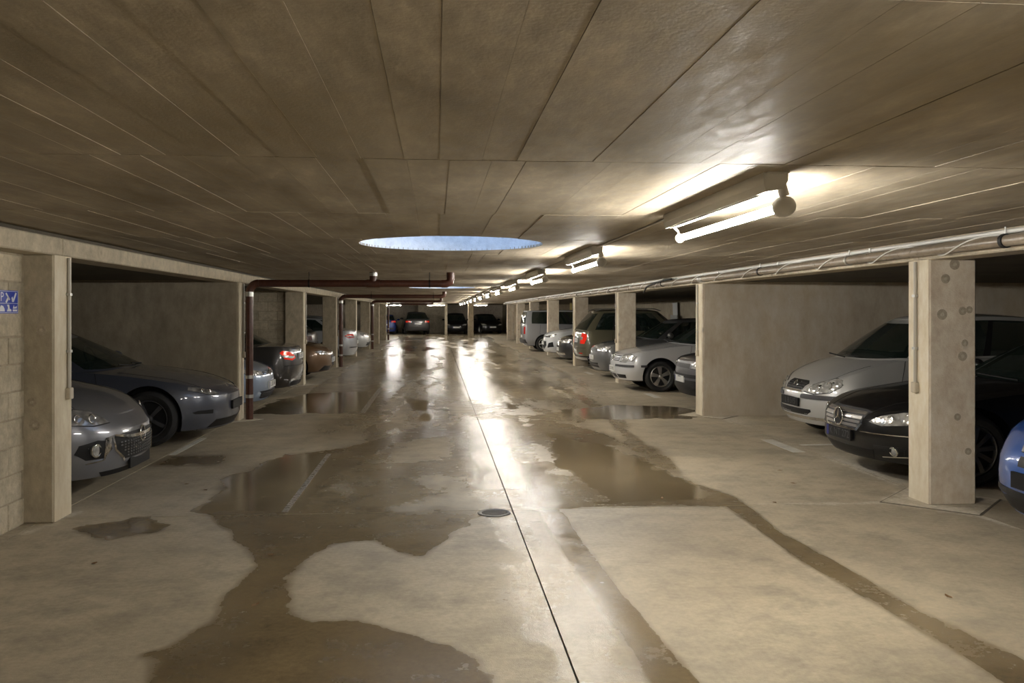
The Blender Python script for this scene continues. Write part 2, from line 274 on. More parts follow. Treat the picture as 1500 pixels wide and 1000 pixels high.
def floor_material():
    m, nt, b = nm('damp_concrete_floor'); N = nt.nodes.new; K = nt.links.new
    geo = N('ShaderNodeNewGeometry')
    def noise(s, d=6, r=.6):
        n = N('ShaderNodeTexNoise'); n.inputs['Scale'].default_value = s; n.inputs['Detail'].default_value = d; n.inputs['Roughness'].default_value = r; K(geo.outputs['Position'], n.inputs['Vector']); return n.outputs['Fac']
    def math_(op, a, c):
        q = N('ShaderNodeMath'); q.operation = op
        for i, v in enumerate((a, c)):
            if isinstance(v, (int, float)): q.inputs[i].default_value = v
            else: K(v, q.inputs[i])
        return q.outputs[0]
    def rng(v, a, c, d=0.0, e=1.0):
        q = N('ShaderNodeMapRange'); K(v, q.inputs['Value']); q.inputs['From Min'].default_value = a; q.inputs['From Max'].default_value = c; q.inputs['To Min'].default_value = d; q.inputs['To Max'].default_value = e; return q.outputs[0]
    def mixc(fac, a, c, mode='MIX'):
        q = N('ShaderNodeMix'); q.data_type = 'RGBA'; q.blend_type = mode
        if isinstance(fac, (int, float)): q.inputs['Factor'].default_value = fac
        else: K(fac, q.inputs['Factor'])
        for k_, v in (('A', a), ('B', c)):
            if isinstance(v, tuple): q.inputs[k_].default_value = (*v, 1)
            else: K(v, q.inputs[k_])
        return q.outputs['Result']
    aw = N('ShaderNodeAttribute'); aw.attribute_name = 'wet'; ap = N('ShaderNodeAttribute'); ap.attribute_name = 'puddle'; af = N('ShaderNodeAttribute'); af.attribute_name = 'film'
    n_big, n_mid, n_fine, n_gr = noise(0.5, 7), noise(3.2, 7, .68), noise(26, 5, .7), noise(170, 2)
    wet = rng(math_('ADD', aw.outputs['Fac'], math_('MULTIPLY', math_('SUBTRACT', n_fine, 0.5), 0.5)), 0.12, 0.88)
    pud = rng(math_('ADD', ap.outputs['Fac'], math_('MULTIPLY', math_('SUBTRACT', n_fine, 0.5), 0.5)), 0.3, 0.75)
    dry = mixc(rng(n_big, .35, .65), (0.32, 0.273, 0.198), (0.50, 0.43, 0.312))
    n_bl = noise(1.3, 8, .72)
    dry = mixc(rng(n_bl, .50, .70), dry, (0.25, 0.215, 0.16)); dry = mixc(rng(n_mid, .48, .80), dry, (0.27, 0.235, 0.18)); dry = mixc(0.22, dry, rng(n_fine, .2, .8), 'OVERLAY')
    as_ = N('ShaderNodeAttribute'); as_.attribute_name = 'salt'
    dry = mixc(math_('MULTIPLY', as_.outputs['Fac'], rng(n_fine, .3, .6)), dry, (0.68, 0.64, 0.55))
    wc = mixc(1.0, dry, (0.44, 0.385, 0.29), 'MULTIPLY')
    K(mixc(wet, dry, wc), b.inputs['Base Color'])
    r_dry = rng(n_mid, .3, .7, .42, .62); r_wet = rng(n_mid, .35, .65, .14, .30)
    mr = N('ShaderNodeMix'); K(wet, mr.inputs[0]); K(r_dry, mr.inputs[2]); K(r_wet, mr.inputs[3])
    mf = N('ShaderNodeMix'); K(rng(math_('ADD', af.outputs['Fac'], math_('MULTIPLY', math_('SUBTRACT', n_fine, 0.5), 0.9)), 0.25, 0.75), mf.inputs[0]); K(mr.outputs[0], mf.inputs[2]); K(rng(n_mid, .35, .65, .10, .22), mf.inputs[3]); mr = mf
    mr2 = N('ShaderNodeMix'); K(pud, mr2.inputs[0]); K(mr.outputs[0], mr2.inputs[2]); mr2.inputs[3].default_value = 0.045; K(mr2.outputs[0], b.inputs['Roughness'])
    b.inputs['Specular IOR Level'].default_value = 0.5
    hgt = math_('ADD', math_('MULTIPLY', n_fine, 0.8), math_('MULTIPLY', n_gr, 0.5)); hgt = math_('ADD', hgt, math_('MULTIPLY', n_mid, 1.2))
    bp = N('ShaderNodeBump'); bp.inputs['Distance'].default_value = 0.006; K(hgt, bp.inputs['Height'])
    K(math_('SUBTRACT', rng(wet, 0, 1, 0.42, 0.24), math_('MULTIPLY', pud, 0.165)), bp.inputs['Strength']); K(bp.outputs[0], b.inputs['Normal'])
    return m
M_FLOOR = floor_material()
fl = MB().box((-13, -8.3, -0.30), (15, 73, -0.012)).build('floor', M_DARK)
tag(fl, 'grey concrete garage floor with wet patches', None, None, 'structure')
def slab(x0, x1, y0, y1, step, name='floor_slab', zt=0.0, gap=0.005):
    x0 += gap; x1 -= gap; y0 += gap; y1 -= gap
    nx = max(1, int(round((x1 - x0) / step))); ny = max(1, int(round((y1 - y0) / step)))
    gx, gy = np.meshgrid(np.linspace(x0, x1, nx + 1), np.linspace(y0, y1, ny + 1)); gx = gx.ravel(); gy = gy.ravel(); n = len(gx)
    we, pu, sa, fi = wetness(gx, gy)
    co = np.stack([gx, gy, np.full(n, zt)], 1)
    i, j = np.meshgrid(np.arange(nx), np.arange(ny)); a = (j * (nx + 1) + i).ravel()
    fs = np.stack([a, a + 1, a + nx + 2, a + nx + 1], 1).tolist()
    c4 = [0, nx, n - 1, n - 1 - nx]; bot = [(co[k][0], co[k][1], -0.03) for k in c4]
    verts = co.tolist() + bot
    for k in range(4): fs.append((c4[k], n + k, n + (k + 1) % 4, c4[(k + 1) % 4]))
    me = bpy.data.meshes.new(name); me.from_pydata(verts, [], fs)
    for nm_, arr in (('wet', we), ('puddle', pu), ('film', fi), ('salt', sa)):
        at = me.attributes.new(nm_, 'FLOAT', 'POINT'); at.data.foreach_set('value', np.concatenate([arr, np.zeros(4)]).astype(np.float32))
    return link(name, me, fl, M_FLOOR)
XJ = 0.616
ys = [-8.3, -5.42, 0.83] + [7.08 + BAY * k for k in range(8)] + [57.5, 64.0, 73.0]
for k in range(len(ys) - 1):
    y0, y1 = ys[k], ys[k + 1]
    st = 0.03 if 0.5 < y0 < 8 else (0.05 if 8 < y0 < 20 else (0.09 if y0 > 0 else 0.4))
    slab(-3.05, XJ, y0, y1, st); slab(XJ, 4.34, y0, y1, st)
    slab(-13, -3.05, y0, y1, 0.5); slab(4.34, 15, y0, y1, 0.5)
# diamond-shaped slabs around the pillar feet
M_JOINT = simple('worn_joint', (0.13, 0.11, 0.085), 0.9)
M_EFF = concrete('efflorescence', (0.34, 0.295, 0.22), (0.60, 0.545, 0.45), 0.85, 3.5)
for n in range(1, 5):
    for sx, xc in ((1, XR + .2), (-1, XL - .2)):
        if sx < 0 and n == 1: continue
        yc = pil_y(n) + .165; r = .55
        MB().prism([(xc - r, yc), (xc, yc - r), (xc + r, yc), (xc, yc + r)], -0.03, 0.0035).build('joint_strip', M_JOINT, fl)
        r -= .02
        o = MB().prism([(xc - r, yc), (xc, yc - r), (xc + r, yc), (xc, yc + r)], -0.02, 0.008).build('pillar_foot_slab', M_EFF, fl)
# painted bay markings (worn white paint)
M_LINE = concrete('worn_white_paint', (0.50, 0.48, 0.43), (0.68, 0.66, 0.60), 0.6, 4.0)
M_LINEW = concrete('wet_worn_paint', (0.19, 0.165, 0.125), (0.27, 0.235, 0.185), 0.3, 4.0)
lines = [((4.10, 9.70), (4.25, 10.70), M_LINE, 'short worn white bay marking beside the silver one-box car'),
         ((4.42, 10.19), (4.85, 10.27), M_LINE, 'faint white cross marking in front of the silver one-box car'),
         ((-1.255, 7.15), (-1.205, 10.05), M_LINEW, 'faint painted line under the puddle in the left lane'),
         ((-3.03, 10.12), (-2.95, 11.46), M_LINE, 'worn white bay line before the dark blue-grey electric saloon'),
         ((-1.24, 14.05), (-1.15, 18.7), M_LINEW, 'long pale painted line beside the far left puddle'),
         ((4.1, 16.1), (4.24, 17.0), M_LINE, 'white bay marking beside the front wheel of the silver hatchback'),
         ((3.95, 22.3), (4.08, 23.2), M_LINE, 'white bay marking behind the olive green estate car')]
for a, b_, m_, lb in lines:
    tag(MB().box((a[0], a[1], 0.0), (b_[0], b_[1], 0.0025)).build('bay_line', m_), lb, 'floor marking')
# ---- floor drain
M_DRAIN = simple('weathered_iron', (0.10, 0.095, 0.085), 0.5, 0.6)
dr = empty('floor_drain', (0.46, 6.98, 0)); tag(dr, 'round metal floor drain grating beside the long joint', 'drain')
MB().lathe([(0.135, 0), (0.13, 0.006), (0.105, 0.006), (0.10, 0.002)], 28, Matrix.Rotation(PI / 2, 4, 'X')).build('rim', M_DRAIN, dr, 40)
MB().prism([(0.1 * math.cos(a * PI / 14), 0.1 * math.sin(a * PI / 14)) for a in range(28)], 0.0005, 0.002).build('sump', M_BLACK, dr)
for k in range(-3, 4):
    hw = math.sqrt(.1 ** 2 - (k * .026) ** 2); MB().box((-hw, k * .026 - .006, 0.002), (hw, k * .026 + .006, 0.006)).build('bar', M_DRAIN, dr)

# ---- ceiling with board-marked strips and round skylights
HOLES = [(0.13, 7.8, 0.82), (0.13, 21.6, 0.82)]
def cut_strip(mb, x0, x1, y0, y1, z0, z1, grow=0.0):
    for hx, hy, r in HOLES:
        r += grow
        if x1 > hx - r and x0 < hx + r and y1 > hy - r and y0 < hy + r:
            n = 7; xs = sorted(set([x0 + (x1 - x0) * i / n for i in range(n + 1)] + [min(max(hx - r, x0), x1), min(max(hx + r, x0), x1)]))
            for a, c in zip(xs[:-1], xs[1:]):
                if c - a < 1e-6: continue
                def arc(x): return math.sqrt(max(0, r * r - (x - hx) ** 2))
                lo = [min(max(hy - arc(x), y0), y1) for x in (a, c)]; hi = [min(max(hy + arc(x), y0), y1) for x in (a, c)]
                if max(lo) - y0 > 1e-4: mb.prism([(a, y0), (c, y0), (c, lo[1]), (a, lo[0])], z0, z1)
                if y1 - min(hi) > 1e-4: mb.prism([(a, hi[0]), (c, hi[1]), (c, y1), (a, y1)], z0, z1)
            return
    mb.prism([(x0, y0), (x1, y0), (x1, y1), (x0, y1)], z0, z1)
mb = MB(); xs = [XL - .12] + [-0.9 + i * .1 for i in range(22)] + [XR + .05]
ysl = [-8.3, -3, 1.62, 6.5, 9.1, 12.9, 20.5, 22.7, 40, 52]
for x0, x1 in zip(xs[:-1], xs[1:]):
    for y0, y1 in zip(ysl[:-1], ysl[1:]): cut_strip(mb, x0, x1, y0, y1, ZC + .005 if 1.6 < y0 < 12.8 else ZC, ZC + .3, .03 if 1.6 < y0 < 12.8 else .004)
mb.box((-13, 52, ZC), (15, 73, ZC + .3))
ceil = mb.build('ceiling', M_CEIL); tag(ceil, 'board-marked brown grey concrete ceiling', None, None, 'structure')
rows = [1.62, 3.48, 5.40, 7.28, 9.17, 11.05, 12.9]
for y0, y1 in zip(rows[:-1], rows[1:]):
    x = XL + .05
    while x < XR - .02:
        wd = random.choice((.15, .17, .16, .19, .14)); x1 = min(x + wd, XR)
        mb = MB(); dz = random.uniform(-.0016, .0016); cut_strip(mb, x + .0006, x1 - .0006, y0 + .0055, y1 - .0055, ZC + dz, ZC + .02)
        if mb.v: mb.build('board_strip', M_CEIL, ceil)
        x = x1
for k, (hx, hy, r) in enumerate(HOLES):
    mb = MB(); n = 96; prof = [(r, ZC + .001), (r, 3.5), (r + .12, 3.5), (r + .12, ZC + .14)]
    vs_, fs_ = [], []
    for j in range(n):
        a = 2 * PI * j / n
        for rr, z in prof: vs_.append((hx + rr * math.cos(a), hy + rr * math.sin(a), z))
    for j in range(n):
        for i in range(3): fs_.append((j * 4 + i, j * 4 + i + 1, ((j + 1) % n) * 4 + i + 1, ((j + 1) % n) * 4 + i))
    tag(mb.add(vs_, fs_).build('skylight_shaft', M_SHAFT, None, 60), ['large round skylight shaft in the ceiling lit blue by the sky', 'far round skylight shaft, a thin blue sliver in the ceiling'][k], 'skylight')
# bay ceilings, back walls, end walls
def struct(o, label=None): o['kind'] = 'structure'; return tag(o, label)
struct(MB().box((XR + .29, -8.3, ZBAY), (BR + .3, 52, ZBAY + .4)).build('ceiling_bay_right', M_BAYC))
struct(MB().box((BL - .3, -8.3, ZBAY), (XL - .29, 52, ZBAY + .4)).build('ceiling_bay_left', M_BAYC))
struct(MB().box((BR, -8.3, 0), (BR + .25, 57, ZC)).build('wall_right', M_WALL))
struct(MB().box((BL - .25, 13.2, 0), (BL, 52, ZC)).build('wall_left', M_WALL))
struct(MB().box((-13, 71.5, 0), (15, 71.8, ZC)).build('wall_far', M_PILR))
struct(MB().box((-13.2, 52, 0), (-13, 72, ZC)).build('wall_far_left', M_WALL)); struct(MB().box((5.4, 57.5, 0), (5.6, 71.5, ZC)).build('wall_far_right', M_PIL))
struct(MB().box((-13, 51.7, 0), (BL - .25, 52, ZC)).build('wall_far_left_return', M_WALL)); struct(MB().box((5.4, 57, 0), (BR + .25, 57.5, ZC)).build('wall_far_right_return', M_WALL))
struct(MB().box((BL, -8.3, 0), (BR, -8.05, ZC)).build('wall_near', M_WALL))
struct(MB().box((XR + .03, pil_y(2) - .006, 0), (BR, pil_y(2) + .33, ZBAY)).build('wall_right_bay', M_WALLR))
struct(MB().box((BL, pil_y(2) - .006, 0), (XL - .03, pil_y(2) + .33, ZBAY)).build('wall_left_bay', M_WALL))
struct(MB().box((BL - .25, 7.0, 0), (BL, 13.2, ZC)).build('wall_left_back', M_WALL))
struct(MB().box((-1.46, 68.6, 0), (0.60, 68.9, ZC)).build('wall_far_middle', M_PIL))
# block walls: every block its own piece over a recessed mortar core
def block_wall(name, horizontal, fixed, a0, a1, z1, label, bw=.42, bh=.205, out=1, visible=None):
    core = MB()
    if horizontal: core.box((a0, fixed, 0), (a1, fixed + .2, z1))
    else: core.box((fixed - .2, a0, 0), (fixed, a1, z1))
    c = struct(core.build(name, M_MORTAR), label)
    r = 0; z = 0.0
    while z < z1 - .02:
        zt = min(z + bh, z1); a = (visible[0] if visible else a0) - (bw / 2 if r % 2 else 0)
        while a < (visible[1] if visible else a1):
            s0, s1 = max(a, a0) + .006, min(a + bw, a1) - .006
            if s1 - s0 > .03:
                j = random.uniform(.004, .011)
                if horizontal: bb = ((s0, fixed - j, z + .006), (s1, fixed + .1, zt - .006))
                else: bb = ((fixed - .1, s0, z + .006), (fixed + j, s1, zt - .006))
                MB().box(*bb, bev=.004).build('block', M_BLOCK, c)
            a += bw
        z = zt; r += 1
    return c
block_wall('wall_left_block', False, XL - .22, -8.05, pil_y(1), ZB, 'pale concrete block wall beside the blue sign', visible=(5.0, pil_y(1)))
block_wall('wall_left_block_bay', True, pil_y(3) + .1, BL, XL - .4, ZBAY, 'patchy concrete block wall beyond the dark saloon', visible=(-5.4, XL - .4))
struct(MB().box((BL, 6.95, 0), (XL - .41, 7.2, ZBAY)).build('wall_left_return', M_WALL))

# ---- pillars
M_CREAM_LIT = concrete('lit_cream_render', (0.60, 0.525, 0.395), (0.76, 0.68, 0.53), 0.75, 1.6, (1, 1, .4), 0.15, c3=(0.42, 0.35, 0.22))  # cream surface tone, raised further to carry lamp light on aisle faces
M_SWB = simple('aged_cream_plastic', (0.50, 0.44, 0.34), 0.5); M_CND = simple('aged_grey_conduit', (0.48, 0.45, 0.39), 0.4)
for n in range(0, 9):
    for side in ('right', 'left'):
        if side == 'left' and n == 0: continue
        x0, x1 = (XR, XR + .41) if side == 'right' else (XL - .40, XL)
        y0 = pil_y(n); o = empty('pillar', ((x0 + x1) / 2, y0 + .165, 0))
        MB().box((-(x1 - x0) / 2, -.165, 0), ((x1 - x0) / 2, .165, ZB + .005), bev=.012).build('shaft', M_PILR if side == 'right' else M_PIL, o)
        hx_ = (-1 if side == 'right' else 1) * (x1 - x0) / 2; xa_, xb_ = sorted((hx_, hx_ * (1 + .003 / abs(hx_)))); MB().box((xa_, -.153, .005), (xb_, .153, ZB)).build('lit_cream_face', M_CREAM_LIT, o)  # thin strip that paints the aisle side as the brighter lit face
        if n == 0: tag(o, 'square concrete pillar just right of the viewpoint, outside the frame', 'pillar', 'right row of pillars')
        elif n == 2: tag(o, 'wall-end concrete pillar at the %s of the aisle closing the first bay' % side, 'pillar', side + ' row of pillars')
        else: tag(o, '%s square concrete pillar of the %s row' % (ORD[n - 1], side), 'pillar', side + ' row of pillars')
        # cable duct and switch box on the aisle face
        sx = -1 if side == 'right' else 1; hx = sx * (x1 - x0) / 2
        if n in (1, 2, 3, 4):
            d = empty('cable_conduit', ((x0 + x1) / 2 + hx, y0 + .19 if side == 'right' else y0 + .24, 0))
            zb = {1: 1.02, 2: 1.02, 3: 1.0, 4: 1.0}[n]
            MB().tube([(sx * .018, 0, zb), (sx * .018, 0, ZB - .01)], .014, 8).build('conduit', M_CND, d, 40)
            MB().box((0.0 if sx > 0 else -.04, -.035, zb - .09), (.04 if sx > 0 else 0.0, .035, zb), bev=.006).build('switch_box', M_SWB, d)
            for zz in (1.3, 1.75): MB().box((min(0, sx * .035), -.022, zz), (max(0, sx * .035), .022, zz + .02)).build('clip', M_ZINC, d)
            tag(d, 'thin vertical cable conduit with switch box on the %s %s pillar' % (ORD[n - 1], side), 'conduit', 'pillar conduits')
# edge beams, one per bay
for n in range(-2, 8):
    y0, y1 = pil_y(n) + .165 + .003, pil_y(n + 1) + .165 - .003
    if n == -2: y0 = -8.05
    for side, x0, x1 in (('right', XR, XR + .3), ('left', XL - .3, XL)):
        o = MB().box((x0, y0, ZB), (x1, y1, ZC - .03 if side == 'left' else ZC + .02), bev=.01).build('edge_beam', M_BEAM)
        if n < 0: tag(o, 'pale concrete edge beam over the %s bays behind the viewpoint' % side, 'beam', side + ' edge beams')
        else: tag(o, 'pale concrete edge beam over the %s %s bay' % (ORD[n], side), 'beam', side + ' edge beams')
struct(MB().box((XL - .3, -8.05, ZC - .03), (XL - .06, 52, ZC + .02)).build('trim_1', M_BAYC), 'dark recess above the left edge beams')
# far end pillars
for (x, y, lb) in ((2.14, 55.0, 'lone square pillar in the far cross aisle'), (0.66, 63.2, 'slim pillar at the end of the far middle wall')):
    o = empty('pillar', (x, y, 0)); tag(o, lb, 'pillar'); r = .17 if y < 60 else .1
    MB().box((-r, -r, 0), (r, r, ZC), bev=.012).build('shaft', M_PIL, o)

# ---- ceiling tube lamps
def lamp(x, y, length, rz, label, tube_mat=None):
    o = empty('tube_lamp', (x, y, ZC), rz)
    L = length; TX = 0.045 if abs(rz) < .1 else 0.0
    MB().prism([(-.06, 0), (.05, 0), (.05, -.035), (.03, -.07), (-.05, -.085), (-.06, -.05)], 0.02, L - .02, 'y').build('housing', M_HOUS, o)
    MB().tube([(TX, .09, -.145), (TX, L - .02, -.145)], .019, 12).build('tube', tube_mat or M_TUBE, o, 60)
    h = MB(); h.tube([(TX * .5, .05, -.02), (TX, .05, -.10)], .022, 10); h.build('stem', M_HOUS, o, 50)
    MB().lathe([(0, -.05), (.028, -.05), (.043, -.035), (.046, -.01), (.046, .02), (.036, .04), (0.0, .042)], 16, Matrix.Translation((TX, .06, -.145))).build('end_cap', M_HOUS, o, 50)
    MB().lathe([(.02, -.012), (.029, -.008), (.029, .012), (.0, .014)], 14, Matrix.Translation((TX, L - .015, -.145))).build('far_socket', M_HOUS, o, 50)
    MB().tube([(0, L - .01, -.03), (0, L + .02, -.05), (TX, L + .02, -.10), (TX, L, -.145)], .009, 6).build('bracket', M_HOUS, o)
    MB().box((-.048, .0, -.005), (.048, .07, .0)).build('end_plate', M_HOUS, o)
    MB().prism([(-.042, -.084), (.026, -.072), (.022, -.078), (-.040, -.092)], .14, L - .1, 'y').build('reflector', M_WHITE, o)
    tag(o, label, 'lamp', 'ceiling tube lamps'); return o
for k in range(13):
    lamp(1.48, 3.65 + 4.25 * k, 1.72, 0, '%s bare tube lamp of the ceiling row from the viewpoint' % ORD[k])
lamp(1.48, -0.60, 1.72, 0, 'bare ceiling tube lamp just above and behind the viewpoint')
lamp(1.48, -4.85, 1.72, 0, 'bare ceiling tube lamp well behind the viewpoint')
lamp(0.60, 59.5, 1.25, PI / 2, 'crosswise tube lamp at the far end, left one')
lamp(3.5, 59.5, 0.95, PI / 2, 'crosswise tube lamp at the far end, right one')
lamp(-2.35, 59.5, 1.3, PI / 2, 'crosswise tube lamp at far left behind the last brown downpipe')
# conduit linking the lamps
tag(MB().tube([(1.48, 5.3, ZC - .008), (1.48, 55, ZC - .008)], .007, 6).build('ceiling_cable', M_HOUS, None, 40), 'thin cable conduit running between the ceiling tube lamps', 'cable')

# ---- service pipes along the right beam
o = empty('service_pipe', (XR - .075, 0, 2.128)); tag(o, 'long brown grey steel pipe along the right edge beam', 'pipe')
MB().tube([(0, -8, 0), (0, 52, 0)], .043, 14).build('pipe', M_GREYPIPE, o, 40)
for k in range(20):
    y = -1.2 + 2.35 * k
    MB().lathe([(.043, -.018), (.052, -.018), (.052, .018), (.043, .018)], 16, Matrix.Translation((0, y, 0))).build('clamp', M_BLACK if k % 2 else M_ZINC, o, 40)
    MB().tube([(0, y, .05), (0, y, .10)], .006, 6).build('hanger_rod', M_ZINC, o)
MB().lathe([(.043, -.05), (.055, -.045), (.055, .045), (.043, .05)], 16, Matrix.Translation((0, 13.0, 0))).build('coupling', M_ZINC, o, 40)
pts = [(.052 * math.cos(2 * PI * y / 1.15), y, .052 * math.sin(2 * PI * y / 1.15)) for y in np.arange(3, 32, .07)]
MB().tube(pts, .006, 5).build('wound_cable', M_WHITE, o, 60)
o = empty('cable_tube', (XR - .045, 0, 2.197)); tag(o, 'slim white cable tube above the service pipe', 'pipe')
MB().tube([(0, -8, 0), (0, 52, 0)], .017, 10).build('tube', M_WHITE, o, 40)
for k in range(24): MB().box((-.02, -1 + 2.2 * k, -.019), (.04, -.97 + 2.2 * k, .02)).build('clip', M_ZINC, o)
pts = [(XR - .1, 14.6, 2.19), (XR - .14, 14.9, 2.18), (XR - .15, 15.6, 2.15), (XR - .14, 16.2, 2.10), (XR - .12, 16.5, 2.0)]
tag(MB().tube(pts, .016, 8).build('hanging_hose', M_BLACK, None, 60), 'short black hose drooping from the service pipe by the golden wall end', 'hose')

# ---- brown downpipes at the left row
def downpipe(n, xe, ztop, tee, label):
    y = pil_y(n) + .18; r = .056; x = XL + .115; o = empty('downpipe', (x, y, 0)); tag(o, label, 'pipe', 'brown downpipes')
    MB().tube([(0, 0, 0), (0, 0, ztop - .14)], r, 16).build('riser', M_PVC, o, 40)
    MB().tube([(.14 - .14 * math.cos(a), 0, ztop - .14 + .14 * math.sin(a)) for a in np.linspace(0, PI / 2, 8)], r * 1.08, 16).build('elbow', M_PVC, o, 40)
    MB().tube([(.14, 0, ztop), (xe - x - .05, 0, ztop)], r, 16).build('cross_run', M_PVC, o, 40)
    MB().tube([(xe - x - .07, 0, ztop), (xe - x, 0, ztop), (xe - x + .06, .0, ztop + .03), (xe - x + .07, 0, ztop + .1), (xe - x + .07, 0, ZC)], r * 1.12, 16).build('end_elbow', M_PVC, o, 40)
    for z in (.33, .62, 1.75): MB().tube([(0, 0, z), (0, 0, z + .05)], r * 1.09, 16).build('steel_band' if z != 1.75 else 'collar', M_ZINC if z != 1.75 else M_PVC, o, 40)
    MB().tube([(0, 0, ztop - .2), (0, 0, ztop - .13)], r * 1.1, 16).build('steel_band', M_ZINC, o, 40)
    for f_ in (.27, .93):
        xx = .14 + f_ * (xe - x - .2); MB().tube([(xx, 0, ztop), (xx, 0, ZC)], .006, 6).build('hanger', M_BLACK, o); MB().tube([(xx - .012, 0, ztop), (xx + .012, 0, ztop)], r * 1.08, 16).build('hanger_ring', M_BLACK, o, 40)
    if tee:
        xx = .14 + .62 * (xe - x - .2); MB().tube([(xx, 0, ztop), (xx, 0, ZC)], r * 1.02, 16).build('tee_branch', M_PVC, o, 40)
        MB().tube([(xx - .1, 0, ztop), (xx + .1, 0, ztop)], r * 1.13, 16).build('tee_sleeve', M_PVC, o, 40); MB().tube([(xx, 0, ZC - .06), (xx, 0, ZC - .01)], r * 1.12, 16).build('steel_band', M_ZINC, o, 40)
downpipe(2, 0.14, 2.055, True, 'nearest brown downpipe with cross run under the ceiling')
downpipe(4, 0.15, 2.085, False, 'second brown downpipe with cross run under the ceiling')
downpipe(6, 0.12, 2.09, False, 'third brown downpipe with cross run under the ceiling')
downpipe(8, -0.3, 2.09, False, 'farthest brown downpipe with cross run under the ceiling')

# ---- blue sign on the block wall
sg = empty('parking_sign', (XL - .208, 6.665, 1.695)); tag(sg, 'small blue sign with white P and pictograms on block wall', 'sign')
M_SBLUE = simple('sign_blue', (0.012, 0.045, 0.42), 0.35); M_SW = simple('sign_white', (0.75, 0.78, 0.85), 0.4)
MB().box((0, -.145, -.085), (.004, .145, .085), bev=.001).build('panel', M_SBLUE, sg)
fr = MB()
for a, b_ in (((-.140, -.080), (.140, -.077)), ((-.140, .077), (.140, .080)), ((-.140, -.08), (-.137, .08)), ((.137, -.08), (.140, .08)), ((-.137, -.012), (.137, -.009))):
    fr.box((.004, a[0], a[1]), (.0046, b_[0], b_[1]))
fr.build('white_border', M_SW, sg)
R_yz = Matrix(((0, 0, 1, 0), (1, 0, 0, 0), (0, 1, 0, 0), (0, 0, 0, 1)))
def sgn(name, polys):
    q = MB()
    for p in polys: q.prism(p, .004, .0052, 'x')
    q.build(name, M_SW, sg)
link('letter_p', text_mesh('P', .095, Matrix.Translation((.0045, -.100, .034)) @ R_yz, .0006), sg, M_SW)
sgn('pictogram', [[(-.05, .0), (-.035, -.008), (.01, .03), (-.01, .045)], [(-.05, .06), (-.035, .068), (.02, .02), (.01, .01)]])
sgn('pictogram', [[(.05, .0), (.075, .0), (.12, .065), (.10, .07)], [(.05, .0), (.04, .03), (.055, .04), (.07, .01)]])
sgn('pictogram', [[(-.145, -.07), (-.06, -.07), (-.065, -.05), (-.085, -.03), (-.115, -.025), (-.13, -.045)]])
sgn('pictogram', [[(-.03, -.07), (.04, -.07), (.035, -.055), (.012, -.05), (.005, -.02), (-.025, -.02), (-.01, -.045)]])
sgn('pictogram', [[(.06, -.07), (.125, -.07), (.125, -.055), (.06, -.055)], [(.06, -.05), (.075, -.022), (.085, -.04), (.12, -.03), (.12, -.048)]])
# ---- boards leaning on the back wall behind the silver hatchback
M_BOARD = simple('pale_board', (0.50, 0.52, 0.52), 0.6)
for k, (y, z0, z1, w_, lb) in enumerate(((34.3, 1.25, 2.0, .66, 'upper pale rectangular board leaning at the bay back wall'), (34.1, .6, 1.5, .95, 'lower grey board leaning at the bay back wall'))):
    o = MB().prism([(-.02 - .0, 0), (.0, 0), (-.10, z1), (-.12, z1)], -w_ / 2, w_ / 2, 'y').build('leaning_board', M_BOARD if k == 0 else simple('grey_board', (.3, .31, .31), .7))
    o.location = (BR - .02 - .12 * k * 0 - .1 * k, y, 0); tag(o, lb, 'board')
M_YEL = simple('yellow_frame', (0.62, 0.52, 0.20), 0.6)
o = empty('door_frame', (6.25, 43.2, 0)); tag(o, 'pale yellow frame with high transom in a far right bay', 'frame')
MB().box((-.48, 0, 0), (-.30, .06, 2.08)).build('jamb', M_YEL, o); MB().box((.42, 0, 0), (.52, .06, 2.08)).build('jamb', M_YEL, o); MB().box((-.30, 0, 1.64), (.42, .06, 1.72)).build('transom', M_YEL, o)
# ---- tie-hole plugs on the two nearest pillars
M_TIE = concrete('tie_hole_ring', (0.33, 0.28, 0.21), (0.44, 0.38, 0.29), 0.9, 6.0); M_TIEC = concrete('tie_hole_plug', (0.42, 0.37, 0.28), (0.52, 0.46, 0.36), 0.9, 6.0)
pr = [o_ for o_ in bpy.data.objects if o_.name.startswith('pillar') and o_.get('label', '') == 'nearest square concrete pillar of the right row'][0]
pl_ = [o_ for o_ in bpy.data.objects if o_.name.startswith('pillar') and o_.get('label', '') == 'nearest square concrete pillar of the left row'][0]
for p_, X_, z_, r_ in [(pr, 4.25, 1.90, .04), (pr, 4.22, 1.60, .045), (pr, 4.40, 1.63, .035), (pr, 4.46, 1.64, .03), (pr, 4.42, 1.36, .03), (pr, 4.40, 1.25, .04), (pr, 4.355, .74, .03), (pr, 4.45, .45, .03), (pr, 4.33, 2.02, .045),
                       (pl_, -3.02, 1.48, .04), (pl_, -3.09, .93, .035), (pl_, -3.07, .755, .04)]:
    q = MB().lathe([(r_, .004), (r_, -.0005), (r_ * .55, -.001), (0, -.001)], 16, Matrix.Translation((X_ - p_.location.x, -.165, z_))); o = q.build('tie_hole', M_TIE, p_)
    MB().lathe([(r_ * .38, 0), (r_ * .38, -.003), (0, -.003)], 12, Matrix.Translation((X_ - p_.location.x, -.165, z_))).build('plug', M_TIEC, o)
